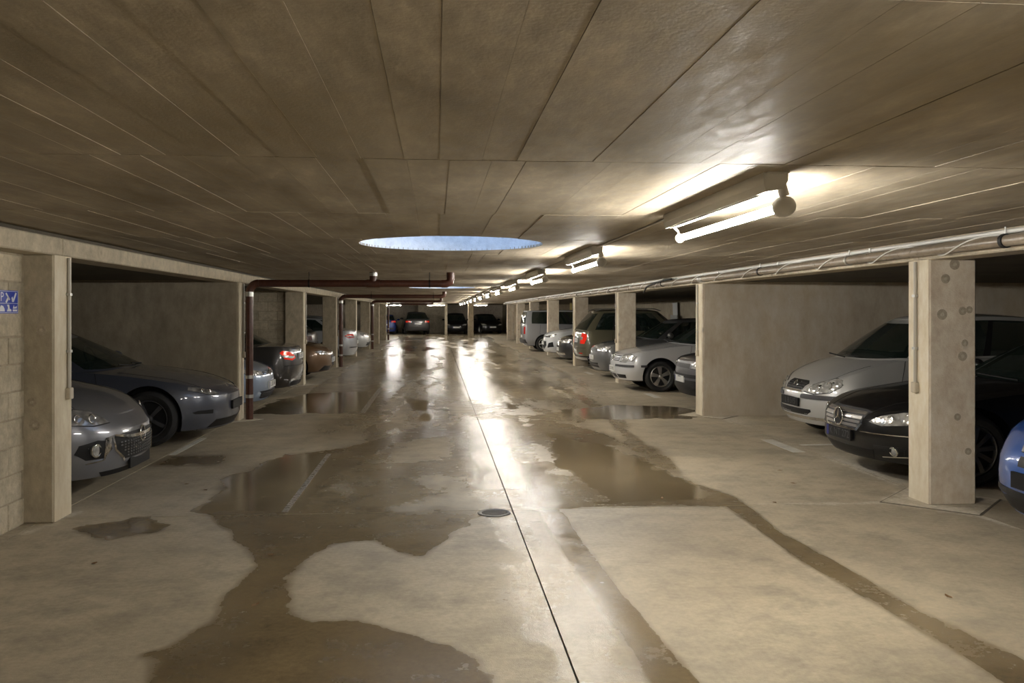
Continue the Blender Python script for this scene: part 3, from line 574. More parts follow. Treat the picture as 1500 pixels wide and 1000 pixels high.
# ---- leaves blown in
M_LEAF = simple('dry_leaf', (0.16, 0.085, 0.03), 0.8)
lf = [(2.86, 7.15, 'beside the right pillar joint'), (3.36, 7.94, 'on the pale floor before the black coupe'), (1.95, 7.4, 'by the wide wet patch'), (3.5, 8.6, 'near the short bay line'), (-2.35, 8.4, 'before the grey small car'),
      (-2.1, 8.1, 'between small grey car and puddle'), (-1.1, 5.9, 'in the wet neck at left'), (-1.0, 4.9, 'by the wet pool at left'), (2.9, 4.7, 'right of the outer tyre track'), (-2.2, 5.8, 'below the left pillar')]
for k, (x, y, lb) in enumerate(lf):
    q = MB(); a = random.uniform(0, 6.28); s = random.uniform(.025, .04)
    q.add([(-s, 0, .003), (-s * .3, s * .5, .006), (s * .6, s * .3, .004), (s, 0, .012), (s * .5, -s * .4, .005), (-s * .4, -s * .45, .004), (0, 0, .002)], [(0, 1, 6), (1, 2, 6), (2, 3, 6), (3, 4, 6), (4, 5, 6), (5, 0, 6)])
    o = q.build('dry_leaf', M_LEAF); o.location = (x, y, 0); o.rotation_euler = (0, 0, a); tag(o, 'small dry brown leaf ' + lb, 'leaf', 'dry leaves on the floor')
# ================================================================== CARS
def curve(pts, win=0.06):
    xs_ = np.linspace(pts[0][0], pts[-1][0], 400); zz = np.interp(xs_, [p[0] for p in pts], [p[1] for p in pts])
    k = max(3, int(400 * win) | 1); pad = np.concatenate([np.full(k // 2, zz[0]), zz, np.full(k // 2, zz[-1])]); sm = np.convolve(pad, np.ones(k) / k, 'valid')
    return lambda x: float(np.interp(x, xs_, sm))
def make_rim_mesh(R, style, spokes):
    mb = MB()
    mb.lathe([(R * .99, .02), (R * 1.0, -.012), (R * .95, -.016), (R * .90, .0), (R * .87, .06), (R * .87, .10)], 36)      # outer lip, -y = outside
    for k in range(spokes):
        a0 = 2 * PI * k / spokes + PI / 2
        offs = (-.1, .1) if style == 'split' else (0,)
        for of in offs:
            a = a0 + of * (1.0 if style == 'split' else 0)
            w0, w1 = {'split': (.020, .026), 'thin': (.017, .024), 'wide': (.05, .045)}[style]
            ca, sa = math.cos(a), math.sin(a); q = []
            for rr, hw, yy in ((R * .14, w0, -.002), (R * .55, (w0 + w1) / 2, -.012), (R * .92, w1, -.006)):
                for s_, dy in ((-1, 0), (1, 0), (1, .03), (-1, .03)): q.append((rr * ca - s_ * hw * sa, yy + dy, rr * sa + s_ * hw * ca))
            fs = [(0, 1, 2, 3), (8, 11, 10, 9)]
            for i in range(2):
                for j in range(4): fs.append((i * 4 + j, i * 4 + (j + 1) % 4, i * 4 + 4 + (j + 1) % 4, i * 4 + 4 + j))
            mb.add(q, fs)
    mb.lathe([(0, -.018), (R * .13, -.016), (R * .2, -.004), (R * .22, .03)], 20)
    return mb.mesh('rim', 35)
class Car:
    def __init__(s, name, label, cat, P, pos, rz, paint_mat, group=None):
        s.P = P; s.L, s.W, s.H = P['L'], P['W'], P['H']; s.paint = paint_mat
        s.root = empty(name, (pos[0], pos[1], 0), rz); tag(s.root, label, cat, group)
        s.body(); s.cabin(); s.wheels()
    def pt(s, x, y, z): return (s.L / 2 - x, y, z)
    # ---- lower body: a closed loft of plan outlines, arches cut out
    def body(s):
        P = s.P; L, hw0 = s.L, s.W / 2; zs = s.zs = curve(P['zs'])
        df, nf, dr_, nr = P.get('df', .5), P.get('nf', 2.6), P.get('dr', .4), P.get('nr', 2.8)
        gc = P.get('gc', .17)
        lv = P.get('lv', [(gc, .22, .22, .82), (gc + .03, .08, .08, .93), (gc + .16, .0, .02, .985), (.46, .0, .0, 1.0), (.58, .015, .0, 1.0)])
        NF, NS, NR = 13, 34, 11
        rows = []; fxs, rxs, ws = P.get('fxs', .07), P.get('rxs', .04), P.get('ws', .95)
        def outline(fx, rx, hw, zf):
            r = []
            for i in range(NF):
                ph = PI / 2 * i / (NF - 1); r.append((fx + df * (1 - math.cos(ph) ** (2 / nf)), hw * math.sin(ph) ** (2 / nf)))
            xa, xb = fx + df, L - rx - dr_
            for j in range(1, NS): r.append((xa + (xb - xa) * j / NS, hw))
            for i in range(NR):
                ph = PI / 2 * (1 - i / (NR - 1)); r.append((L - rx - dr_ * (1 - math.cos(ph) ** (2 / nr)), hw * math.sin(ph) ** (2 / nr)))
            o = []
            for x, y in r:
                y *= 1 - .035 * abs((x - L / 2) / (L / 2)) ** 2.5; o.append((x, y, zf(x)))
            return o
        for z, fx, rx, wf in lv: rows.append(outline(fx, rx, hw0 * wf, lambda x, z=z: z))
        zl = lv[-1][0]
        rows.append(outline(lv[-1][1] * .6 + fxs * .4, lv[-1][2] * .6 + rxs * .4, hw0 * (ws * .25 + .75), lambda x: zl + (zs(x) - zl) * .5))
        rows.append(outline(fxs * .8 + .2 * lv[-1][1], rxs * .8, hw0 * (ws * .7 + .3), lambda x: zl + (zs(x) - zl) * .86))
        sh = outline(fxs + .03, rxs + .02, hw0 * ws, lambda x: zs(x)); rows.append(sh)
        cr = P.get('crown', .05)
        s.crown = lambda x, f: cr * (1 - f ** 2.5)
        for f in (.93, .8, .55, .28, 0.0):
            rows.append([(x, y * f, z + cr * (1 - f ** 2.5) * min(1, (y / (hw0 * ws)) ** 1.2 if y > 0 else 0)) for x, y, z in sh])
        rows = [[(x, y * f, z) for x, y, z in rows[0]] for f in (0.0, .6)] + rows
        n = len(rows[0]); mb = MB()
        for sg_ in (1, -1):
            b = len(mb.v); mb.v += [s.pt(x, sg_ * y, z) for r in rows for x, y, z in r]
            for k in range(len(rows) - 1):
                for i in range(n - 1):
                    q = (b + k * n + i, b + k * n + i + 1, b + (k + 1) * n + i + 1, b + (k + 1) * n + i); mb.f.append(q if sg_ > 0 else q[::-1])
        me = bpy.data.meshes.new('body'); me.from_pydata(mb.v, [], mb.f)
        bm = bmesh.new(); bm.from_mesh(me); bmesh.ops.remove_doubles(bm, verts=bm.verts[:], dist=2e-4); bmesh.ops.dissolve_degenerate(bm, edges=bm.edges[:], dist=1e-5)
        bmesh.ops.recalc_face_normals(bm, faces=bm.faces[:])
        zd = P.get('dark_below', gc + .045)
        for f in bm.faces:
            if f.calc_center_median().z < zd: f.material_index = 1
        s.bvh = BVHTree.FromBMesh(bm)
        bm.to_mesh(me); bm.free()
        s.bobj = link('body', me, s.root, [s.paint, M_BLACK])
        # arches
        cut = MB(); ra = P['wr'] + .055
        for ax in (P['fo'], P['fo'] + P['wb']):
            for sg_ in (1, -1):
                y0, y1 = (hw0 - .30, hw0 + .2) if sg_ > 0 else (-hw0 - .2, -hw0 + .30)
                c = s.pt(ax, 0, P['wr'] + .01)
                cut.lathe([(0, y0), (ra, y0), (ra, y1), (0, y1)], 40, Matrix.Translation((c[0], 0, c[2])))
        cm = cut.mesh('cut'); bmx = bmesh.new(); bmx.from_mesh(cm); bmesh.ops.remove_doubles(bmx, verts=bmx.verts[:], dist=1e-5); bmesh.ops.recalc_face_normals(bmx, faces=bmx.faces[:]); bmx.to_mesh(cm); bmx.free()
        co = link('cut', cm, None, [M_BLACK]); co.matrix_world = Matrix.Identity(4)
        par = s.bobj.parent; s.bobj.parent = None
        md = s.bobj.modifiers.new('b', 'BOOLEAN'); md.operation = 'DIFFERENCE'; md.object = co; md.solver = 'EXACT'; md.material_mode = 'TRANSFER'
        dg = bpy.context.evaluated_depsgraph_get(); nme = bpy.data.meshes.new_from_object(s.bobj.evaluated_get(dg))
        s.bobj.modifiers.clear(); s.bobj.data = nme; nme.name = 'body'; s.bobj.parent = par
        bpy.data.objects.remove(co)
        nme.polygons.foreach_set('use_smooth', [True] * len(nme.polygons)); nme.set_sharp_from_angle(angle=math.radians(32))
    # ---- cabin: windscreen, windows, pillars and roof
    def cabin(s):
        P = s.P; g = P['gh']; L = s.L
        NFa, NRa = 10, 9; gf, gr = g.get('gf', 8), g.get('grr', 7)
        wins = g['wins']; br = [0]
        for a, b in wins: br += [a, b]
        br.append(1); fr_ = []
        for a, b in zip(br[:-1], br[1:]):
            if b - a < 1e-6: continue
            k = max(1, int((b - a) / .09)); fr_ += [a + (b - a) * i / k for i in range(k)]
        fr_.append(1.0)
        vlist = [0, .07, .3, .55, .78, .91, 1.0]
        zr = s.H - g.get('rc', .045)
        xm = (g['c'] + g['d']) / 2; hh = (g['d'] - g['c']) / 2
        def zroof(x): return zr - g.get('arch', .05) * ((x - xm) / hh) ** 2
        def outline(v):
            fx = g['a'] + (g['c'] - g['a']) * v - g.get('bf', .05) * 4 * v * (1 - v) * .5; rx = g['b'] + (g['d'] - g['b']) * v + g.get('br', .05) * 4 * v * (1 - v) * .5
            hw = g['wb'] + (g['wr'] - g['wb']) * v ** 1.25; df = g.get('df', .42) * (1 - .35 * v); dr_ = g.get('dr', .3) * (1 - .3 * v); n = g.get('n', 2.5); r = []
            for i in range(NFa):
                ph = PI / 2 * i / (NFa - 1); r.append((fx + df * (1 - math.cos(ph) ** (2 / n)), hw * math.sin(ph) ** (2 / n)))
            xa, xb = fx + df, rx - dr_
            for f in fr_[1:-1]: r.append((xa + (xb - xa) * f, hw))
            for i in range(NRa):
                ph = PI / 2 * (1 - i / (NRa - 1)); r.append((rx - dr_ * (1 - math.cos(ph) ** (2 / n)), hw * math.sin(ph) ** (2 / n)))
            return r
        base = outline(0); hwb = s.W / 2 * P.get('ws', .95)
        zb = [s.zs(x) + s.crown(x, min(1, y / hwb)) - .012 for x, y in base]
        grid = []
        top = outline(1)
        for v in vlist:
            o = outline(v); grid.append([(x, y, zb[i] + (zroof(top[i][0]) - zb[i]) * v) for i, (x, y) in enumerate(o)])
        n = len(base); ns = len(fr_) - 1
        rows = grid + [[(x + (0.02 if f < 1 else 0) * 0, y * f, z + g.get('rc', .045) * (1 - f ** 2.2) * min(1, (y / g['wr']) ** 1.0 if y > 0 else 0)) for x, y, z in grid[-1]] for f in (.94, .8, .5, .2, 0)]
        V = {1: [s.pt(x, y, z) for r in rows for x, y, z in r], -1: [s.pt(x, -y, z) for r in rows for x, y, z in r]}
        parts = {}
        blackp = g.get('black_b', True)
        for sg_ in (1, -1):
            for k in range(len(rows) - 1):
                for i in range(n - 1):
                    key = 'cabin'
                    if 1 <= k <= 4:
                        if i < gf: key = 'windscreen'
                        elif i >= n - 1 - gr: key = 'rear_window'
                        elif NFa - 1 <= i < NFa - 1 + ns:
                            fm = (fr_[i - NFa + 1] + fr_[i - NFa + 2]) / 2; hit = [w_ for w_, (a, b) in enumerate(wins) if a < fm < b]
                            if hit: key = ('side_window', hit[0], sg_)
                            elif blackp and wins[0][1] <= fm <= wins[-1][0]: key = ('door_pillar', sum(1 for w_ in wins if w_[1] <= fm), sg_)
                    q = (k * n + i, k * n + i + 1, (k + 1) * n + i + 1, (k + 1) * n + i)
                    parts.setdefault(key, []).append((sg_, q if sg_ > 0 else q[::-1]))
        if g.get('no_rear'): parts['cabin'] += parts.pop('rear_window', [])
        for key, fl_ in parts.items():
            mp = {}; vs_ = []; fs_ = []
            for sg_, q in fl_:
                r = []
                for i in q:
                    c = V[sg_][i]; kk = (round(c[0], 5), round(c[1], 5), round(c[2], 5))
                    if kk not in mp: mp[kk] = len(vs_); vs_.append(c)
                    if not r or (mp[kk] != r[-1]): r.append(mp[kk])
                if len(r) > 1 and r[0] == r[-1]: r.pop()
                if len(set(r)) >= 3: fs_.append(r)
            me = bpy.data.meshes.new('m'); me.from_pydata(vs_, [], fs_); me.validate()
            me.polygons.foreach_set('use_smooth', [True] * len(me.polygons)); me.set_sharp_from_angle(angle=math.radians(40))
            nme = key if isinstance(key, str) else key[0]
            mt = s.paint if key == 'cabin' else (M_BLACK if nme == 'door_pillar' else M_GLASS)
            if key == 'cabin' and g.get('roof_mat'): mt = g['roof_mat']
            me.name = nme; link(nme, me, s.root, mt)
        # dark cabin floor and seats
        zf = s.zs(L / 2)
        if P.get('interior', True):
            for yy in (.36, -.36):
                xs_ = g['c'] + .35
                q = MB(); q.box((s.L / 2 - xs_ - .14, yy - .24, zf - .05), (s.L / 2 - xs_, yy + .24, zf + .16), bev=.04); q.box((s.L / 2 - xs_ - .12, yy - .12, zf + .17), (s.L / 2 - xs_ - .03, yy + .12, zf + .33), bev=.03); q.build('seat', M_SEAT, s.root)
            xd = g['a'] + .42; MB().box((s.L / 2 - xd - .15, -g['wb'] + .12, zf - .02), (s.L / 2 - xd + .1, g['wb'] - .12, zf + .07), bev=.03).build('dashboard', M_SEAT, s.root)
            c = s.pt(g['a'] + .72, .36, zf + .08); mm = Matrix.Translation(c) @ Matrix.Rotation(PI / 2 - .4, 4, 'Y') @ Matrix.Rotation(PI / 2, 4, 'X')
            MB().lathe([(.17 + .014 * math.cos(a), .014 * math.sin(a)) for a in np.linspace(0, 2 * PI, 7)[:-1]], 24, mm, True).build('steering_wheel', M_BLACK, s.root, 60)
        # mirrors
        if P.get('mirrors', True):
            for sg_ in (1, -1):
                x = g['a'] + g.get('mx', .62); z = s.zs(x) + .10; y = sg_ * (s.W / 2 + .06)
                bm = bmesh.new(); bmesh.ops.create_icosphere(bm, subdivisions=2, radius=1.0)
                for v in bm.verts: v.co = Vector((v.co.x * .075, v.co.y * .115, v.co.z * .075)) + Vector(s.pt(x, y, z))
                q = MB(); q.bm(bm); q.tube([s.pt(x + .02, sg_ * (s.W / 2 - .10), z - .08), s.pt(x, sg_ * (s.W / 2), z - .04)], .02, 8); q.build('wing_mirror', P.get('mirror_mat', s.paint), s.root, 40)
    def wheels(s):
        P = s.P; R = P['wr']; tw = P.get('tw', .20); rr = R * P.get('rimf', .68)
        tp = [(rr, -.085), (rr + .012, -tw / 2 + .005), (R - .045, -tw / 2 - .004), (R - .012, -tw / 2 + .018), (R, -tw / 2 + .05), (R, tw / 2 - .05), (R - .012, tw / 2 - .018), (R - .045, tw / 2), (rr, .085)]
        rim = make_rim_mesh(rr, P.get('rim', 'thin'), P.get('spokes', 5)); rim.materials.append(P.get('rim_mat', M_ALLOY))
        ty = MB().lathe(tp, 40).mesh('wheel', 40); ty.materials.append(M_RUBBER)
        disc = MB().lathe([(0, .02), (rr * .88, .02), (rr * .88, .05), (0, .05)], 24).mesh('brake_disc'); disc.materials.append(M_BLACK)
        for ax in (P['fo'], P['fo'] + P['wb']):
            for sg_ in (1, -1):
                c = s.pt(ax, sg_ * (s.W / 2 - tw / 2 - .02), R)
                o = bpy.data.objects.new('wheel', ty); COL.objects.link(o); o.parent = s.root; o.location = c; o.rotation_euler = (0, random.uniform(0, 1.2), PI if sg_ > 0 else 0)
                for nm_, me in (('rim', rim), ('brake_disc', disc)):
                    r = bpy.data.objects.new(nm_, me); COL.objects.link(r); r.parent = o; r.location = (0, -tw / 2 + .035, 0)
    # ---- pieces that follow the body surface; poly in (y,z) for front/rear, (x,z) for side
    def hit(s, view, a, b):
        if view == 'front': o, d = Vector((s.L, a, b)), Vector((-1, 0, 0))
        elif view == 'rear': o, d = Vector((-s.L, a, b)), Vector((1, 0, 0))
        elif view == 'top': o, d = Vector((s.L / 2 - a, b, 4)), Vector((0, 0, -1))
        elif view == 'left': o, d = Vector((s.L / 2 - a, 3, b)), Vector((0, -1, 0))
        else: o, d = Vector((s.L / 2 - a, -3, b)), Vector((0, 1, 0))
        r = s.bvh.ray_cast(o, d)
        if r[0] is None:
            q = s.bvh.find_nearest(o + d * (s.L / 2 if view in ('front', 'rear') else 2.0)); return q[0], q[1], d
        return r[0], r[1], d
    def patch(s, name, poly, mat, view='front', off=.004, mirror=False, parent=None, step=.045, depth=.012):
        par = parent or s.root; outs = []
        for sg_ in ((1, -1) if mirror else (1,)):
            pl = [(sg_ * a, b) for a, b in poly] if view in ('front', 'rear') else poly
            vw = view
            if view == 'side': vw = 'left' if sg_ > 0 else 'right'
            bm = bmesh.new(); vv = [bm.verts.new((a, b, 0)) for a, b in pl]; bm.faces.new(vv)
            bmesh.ops.triangulate(bm, faces=bm.faces[:])
            a0, a1 = min(p[0] for p in pl), max(p[0] for p in pl); b0, b1 = min(p[1] for p in pl), max(p[1] for p in pl)
            for lo, hi, no in ((a0, a1, (1, 0, 0)), (b0, b1, (0, 1, 0))):
                k = int((hi - lo) / step)
                for i in range(1, k + 1):
                    t = lo + (hi - lo) * i / (k + 1)
                    bmesh.ops.bisect_plane(bm, geom=bm.verts[:] + bm.edges[:] + bm.faces[:], plane_co=(t, 0, 0) if no[0] else (0, t, 0), plane_no=no)
            ho = {}
            for v in bm.verts:
                p, nrm, d = s.hit(vw, v.co.x, v.co.y)
                if nrm.dot(d) > 0: nrm = -nrm
                ho[v] = (p + nrm * off, p - nrm * depth)
            if vw in ('front', 'rear'):
                sx_ = 1 if vw == 'front' else -1; ext = max(sx_ * q[0].x for q in ho.values())
                for v in bm.verts:
                    if sx_ * ho[v][0].x < ext - .30:
                        p, nrm, _, _ = s.bvh.find_nearest(Vector((sx_ * (ext - .27), v.co.x, v.co.y)))
                        if nrm.x * sx_ < -.2 : nrm = -nrm
                        ho[v] = (p + nrm * off, p - nrm * depth)
            bed = [e for e in bm.edges if len(e.link_faces) == 1]
            q = MB(); idx = {v: i for i, v in enumerate(bm.verts)}
            q.add([ho[v][0] for v in bm.verts], [[idx[v] for v in f.verts] for f in bm.faces])
            for e in bed:
                a, b = e.verts; q.add([ho[a][0], ho[b][0], ho[b][1], ho[a][1]], [(0, 1, 2, 3)])
            bm.free()
            me = bpy.data.meshes.new(name); me.from_pydata(q.v, [], q.f)
            b2 = bmesh.new(); b2.from_mesh(me); bmesh.ops.remove_doubles(b2, verts=b2.verts[:], dist=1e-5); bmesh.ops.recalc_face_normals(b2, faces=b2.faces[:]); b2.to_mesh(me); b2.free()
            me.polygons.foreach_set('use_smooth', [True] * len(me.polygons)); me.set_sharp_from_angle(angle=math.radians(40))
            outs.append(link(name, me, par, mat))
        return outs
    def seam(s, pts, view='side', wd=.004, name='panel_gap', mirror=True):
        # thin dark groove line following the surface
        for sg_ in ((1, -1) if mirror else (1,)):
            vw = ('left' if sg_ > 0 else 'right') if view == 'side' else view
            dense = []
            for (a, b), (c, d) in zip(pts[:-1], pts[1:]):
                k = max(2, int(math.hypot(c - a, d - b) / .06)); dense += [(a + (c - a) * i / k, b + (d - b) * i / k) for i in range(k)]
            dense.append(pts[-1]); q = []
            for a, b in dense:
                p, nrm, d = s.hit(vw, a * (sg_ if view in ('front', 'rear') else 1), b if view != 'top' else sg_ * b)
                if nrm.dot(d) > 0: nrm = -nrm
                q.append(p)
            MB().tube(q, wd, 5).build(name, M_BLACK, s.root)
    def ring(s, name, c, R, r, mat, view='front', mirror=False, parent=None, fill=None, tilt=True, lift=.008):
        out = []
        for sg_ in ((1, -1) if mirror else (1,)):
            p, nrm, d = s.hit(view, c[0] * sg_, c[1])
            if nrm.dot(d) > 0: nrm = -nrm
            ax = (nrm + (-d) * 1.0).normalized() if tilt else -d
            M = Matrix.Translation(p + ax * lift) @ ax.to_track_quat('Y', 'Z').to_matrix().to_4x4()
            o = MB().lathe([(R + r * math.cos(a), r * math.sin(a)) for a in np.linspace(0, 2 * PI, 9)[:-1]], 24, M, True).build(name, mat, parent or s.root, 60)
            if fill: MB().lathe([(0, -.02), (R, -.02), (R, 0), (R * .6, .004), (0, .006)], 20, M).build('lamp_glass', fill, o, 40)
            out.append((o, M))
        return out
    def disc(s, name, c, R, mat, view='front', mirror=False, parent=None, bul=.01):
        for sg_ in ((1, -1) if mirror else (1,)):
            p, nrm, d = s.hit(view, c[0] * sg_, c[1])
            if nrm.dot(d) > 0: nrm = -nrm
            ax = (nrm * .7 - d).normalized(); M = Matrix.Translation(p + ax * .006) @ ax.to_track_quat('Y', 'Z').to_matrix().to_4x4()
            MB().lathe([(R, -.015), (R, 0), (R * .7, bul * .6), (0, bul)], 20, M).build(name, mat, parent or s.root, 60)
    def plate(s, z, y=0, txt=None, dark=False, view='front', w_=.52, h=.11, fwd=.012, band=None):
        band = (not dark) if band is None else band
        pa, _, _ = s.hit(view, y - w_ * .4, z); pb, _, _ = s.hit(view, y + w_ * .4, z); pc, _, _ = s.hit(view, y, z)
        sgn_ = 1 if view == 'front' else -1
        x = max(pa.x * sgn_, pb.x * sgn_, pc.x * sgn_) + fwd
        M = Matrix.Translation((x * sgn_, y, z)) @ Matrix.Rotation(0 if sgn_ > 0 else PI, 4, 'Z') @ R_yz
        q = MB(); q.prism([(-w_ / 2, -h / 2), (w_ / 2, -h / 2), (w_ / 2, h / 2), (-w_ / 2, h / 2)], -.02, .002)
        me = q.mesh('number_plate'); me.transform(M); o = link('number_plate', me, s.root, M_PLATED if dark else M_PLATE)
        if band:
            b = MB().box((-w_ / 2 + .004, -h / 2 + .004, .002), (-w_ / 2 + .045, h / 2 - .004, .003)).mesh('country_band'); b.transform(M); link('country_band', b, o, M_PBLUE)
        if txt: link('plate_lettering', text_mesh(txt, h * .95, M @ Matrix.Translation((.02, 0, .0026)), .0006), o, M_PTXT2 if dark else M_PTXT)
    def star(s, c, R, view='front', parent=None, back=True, mat=None):
        (o, M), = s.ring('badge', c, R, R * .09, mat or M_CHROME, view, parent=parent, lift=.026 if back else .012)
        if back: MB().lathe([(0, -.012), (R, -.012), (R * .98, -.002), (0, -.001)], 24, M).build('badge_ground', M_BLACK, o, 40)
        q = MB()
        for k in range(3):
            a = PI / 2 + k * 2 * PI / 3; ca, sa = math.cos(a), math.sin(a); b = R * .10
            q.add([M @ Vector(p) for p in ((R * .97 * ca, .004, R * .97 * sa), (-b * sa, .004, b * ca), (b * sa, .004, -b * ca), (0, .016, 0), (-R * .1 * ca, .002, -R * .1 * sa))], [(0, 1, 3), (0, 3, 2), (1, 4, 3), (4, 2, 3)])
        q.build('star', mat or M_CHROME, o)
    def badge(s, c, R, kind, view='front'):
        (o, M), = s.ring('badge', c, R, R * .11, M_CHROME, view)
        q = MB()
        def bar(p, r_, wd=.12):
            a, b = Vector((p[0] * R, .003, p[1] * R)), Vector((r_[0] * R, .003, r_[1] * R)); t = (b - a).normalized(); n_ = Vector((-t.z, 0, t.x)) * wd * R
            q.add([M @ (a + n_), M @ (a - n_), M @ (b - n_), M @ (b + n_), M @ (a + n_ + Vector((0, .006, 0))), M @ (a - n_ + Vector((0, .006, 0))), M @ (b - n_ + Vector((0, .006, 0))), M @ (b + n_ + Vector((0, .006, 0)))],
                  [(0, 1, 2, 3), (4, 7, 6, 5), (0, 4, 5, 1), (1, 5, 6, 2), (2, 6, 7, 3), (3, 7, 4, 0)])
        if kind == 'bolt': bar((-1.15, .1), (.25, .1)); bar((-.25, -.1), (1.15, -.1)); bar((.25, .1), (-.25, -.1), .1)
        elif kind == 'vw':
            bar((-.38, .85), (0, .08), .09); bar((.38, .85), (0, .08), .09); bar((-.85, .3), (-.42, -.75), .09); bar((-.42, -.75), (0, .02), .09); bar((0, .02), (.42, -.75), .09); bar((.42, -.75), (.85, .3), .09)
        elif kind == 'oval': bar((-.7, 0), (.7, 0), .25)
        q.build('emblem', M_CHROME, o)
    def headlamp(s, poly, mat=None, refl=(), view='front', off=.005):
        cy = sum(p[0] for p in poly) / len(poly); cz = sum(p[1] for p in poly) / len(poly)
        s.patch('headlamp_bezel', [(cy + (a - cy) * 1.05, cz + (b - cz) * 1.13) for a, b in poly], M_BLACK, view, .002, True)
        for o, sg_ in zip(s.patch('headlamp', poly, mat or M_LENS, view, off, True), (1, -1)):
            for (y, z, R) in refl:
                s.ring('reflector', (sg_ * y, z), R * .8, .005, M_CHROME, view, False, o)
    def tail(s, polys, view='rear'):
        for k, (poly, mat) in enumerate(polys): s.patch('tail_lamp' if k == 0 else 'tail_lamp_segment', poly, mat, view, .006 + .003 * k, True)
    def doors(s, x0, x1, x2=None, z0=.3, handle=True):
        zt = lambda x: s.zs(x) - .005
        s.seam([(x0 + .06, zt(x0 + .06)), (x0, zt(x0) - .25), (x0 + .03, z0)]); s.seam([(x1, zt(x1)), (x1 - .02, z0)])
        s.seam([(x0 + .03, z0), (x1 - .02, z0)])
        if x2: s.seam([(x2, zt(x2)), (x2 + .03, .75), (x2 - .18, z0 + .2), (x2 - .25, z0)]); s.seam([(x1, z0), (x2 - .25, z0)])
        if handle:
            for xx in ([x1 - .2] + ([x2 - .2] if x2 else [])):
                s.patch('door_handle', [(xx, zt(xx) - .13), (xx + .17, zt(xx) - .13), (xx + .17, zt(xx) - .10), (xx, zt(xx) - .10)], s.paint, 'side', .022, True)
    def wipers(s):
        g = s.P['gh']
        for y0, y1 in ((.45, -.1), (-.05, -.55)):
            z = s.zs(g['a']) + s.P.get('crown', .05)
            MB().tube([s.pt(g['a'] + .02 + .3 * (abs(y0) > .3) * .3, y0, z + .02), s.pt(g['a'] + .05, y1, z + .05)], .009, 5).build('wiper', M_BLACK, s.root)
def rect(y0, y1, z0, z1): return [(y0, z0), (y1, z0), (y1, z1), (y0, z1)]
RIGHT, LEFT = PI, 0.0            # nose towards the aisle from the right / left bays
def nose_at(X, L, side): return X + L / 2 if side == 'R' else X - L / 2

# ---------- grey small city car (left, nearest)
c = Car('city_car', 'small metallic grey city car with oval badge nearest on the left', 'car',
        dict(L=3.70, W=1.72, H=1.48, fo=.78, wb=2.31, wr=.31, df=.62, nf=2.35, zs=[(0, .62), (.18, .72), (.45, .83), (.9, .93), (1.25, .98), (3.3, 1.02), (3.7, .95)], fxs=.10, crown=.06, gc=.16,
             gh=dict(a=1.02, c=1.75, d=3.1, b=3.62, wb=.77, wr=.58, wins=[(.04, .55), (.6, .9)])), (nose_at(-2.73, 3.7, 'L'), 8.33), LEFT, paint('grey_metallic', (0.17, 0.175, 0.195), .5))
c.headlamp([(.45, .655), (.62, .645), (.75, .665), (.80, .71), (.76, .765), (.66, .785), (.54, .755)], M_LENSD, ((.60, .70, .05), (.70, .71, .042)))
c.patch('grille', [(-.34, .32), (.34, .32), (.45, .42), (.47, .53), (.36, .545), (-.36, .545), (-.47, .53), (-.45, .42)], M_BLACK)
for zz in (.345, .37, .395, .42, .445, .47):
    for k in range(-9, 10):
        yy = k * .046 + (.023 if int(zz * 1000) % 50 else 0)
        if abs(yy) < .30 + (zz - .32) * .9: c.patch('mesh_stud', rect(yy - .012, yy + .012, zz - .006, zz + .006), M_ALLOYD, off=.008, step=.2)
c.patch('chrome_bar', [(-.47, .535), (-.30, .495), (-.1, .485), (.1, .485), (.30, .495), (.47, .535), (.47, .55), (.28, .52), (.1, .515), (-.1, .515), (-.28, .52), (-.47, .55)], M_CHROME, off=.014)
c.patch('grille_surround', [(.34, .315), (.46, .42), (.48, .535), (.495, .53), (.475, .41), (.35, .30)], M_CHROME, off=.01, mirror=True)
c.badge((0, .50), .068, 'bolt')
c.patch('foglamp_recess', [(.50, .43), (.58, .36), (.70, .36), (.76, .42), (.74, .49), (.62, .52), (.52, .50)], M_BLACK, off=.003, mirror=True)
c.ring('foglamp', (.64, .435), .052, .008, M_CHROME, mirror=True, fill=M_LENS)
c.patch('recess_trim', [(.47, .545), (.55, .535), (.56, .525), (.50, .515), (.57, .34), (.70, .325), (.70, .335), (.58, .35), (.515, .43), (.51, .515)], M_CHROME, off=.007, mirror=True)
c.patch('lower_intake', [(-.5, .19), (.5, .19), (.55, .235), (-.55, .235)], M_BLACK)
c.plate(.27, 0, None, True); c.doors(1.25, 2.45); c.seam([(.30, .66), (.55, .55), (.95, .62), (1.05, .70)], 'top', .003); c.wipers()
# ---------- dark blue-grey electric saloon
c = Car('electric_saloon', 'sleek dark blue grey saloon without grille beside the left bay wall', 'car',
        dict(L=4.69, W=1.85, H=1.44, fo=.84, wb=2.875, wr=.335, df=.66, nf=2.3, zs=[(0, .60), (.25, .68), (.6, .775), (1.1, .85), (1.6, .90), (3.8, .97), (4.5, 1.0), (4.69, .92)], fxs=.06, crown=.055, gc=.15, rim_mat=M_TRIM,
             gh=dict(a=1.25, c=2.2, d=3.0, b=4.35, wb=.80, wr=.56, wins=[(.03, .48), (.52, .9)], arch=.08)), (nose_at(-2.61, 4.69, 'L'), 11.62), LEFT, paint('midnight_grey', (0.075, 0.085, 0.115), .5))
c.headlamp([(.50, .60), (.66, .605), (.82, .67), (.84, .705), (.72, .70), (.56, .645)], M_LENSD, ((.62, .635, .03), (.70, .655, .03)))
c.patch('lower_intake', [(-.60, .19), (.60, .19), (.55, .29), (-.55, .29)], M_BLACK)
c.patch('corner_vent', [(.62, .37), (.80, .38), (.82, .40), (.78, .42), (.62, .42)], M_BLACK, mirror=True)
c.patch('front_lip', [(-.7, .175), (.7, .175), (.7, .192), (-.7, .192)], M_TRIM, off=.012)
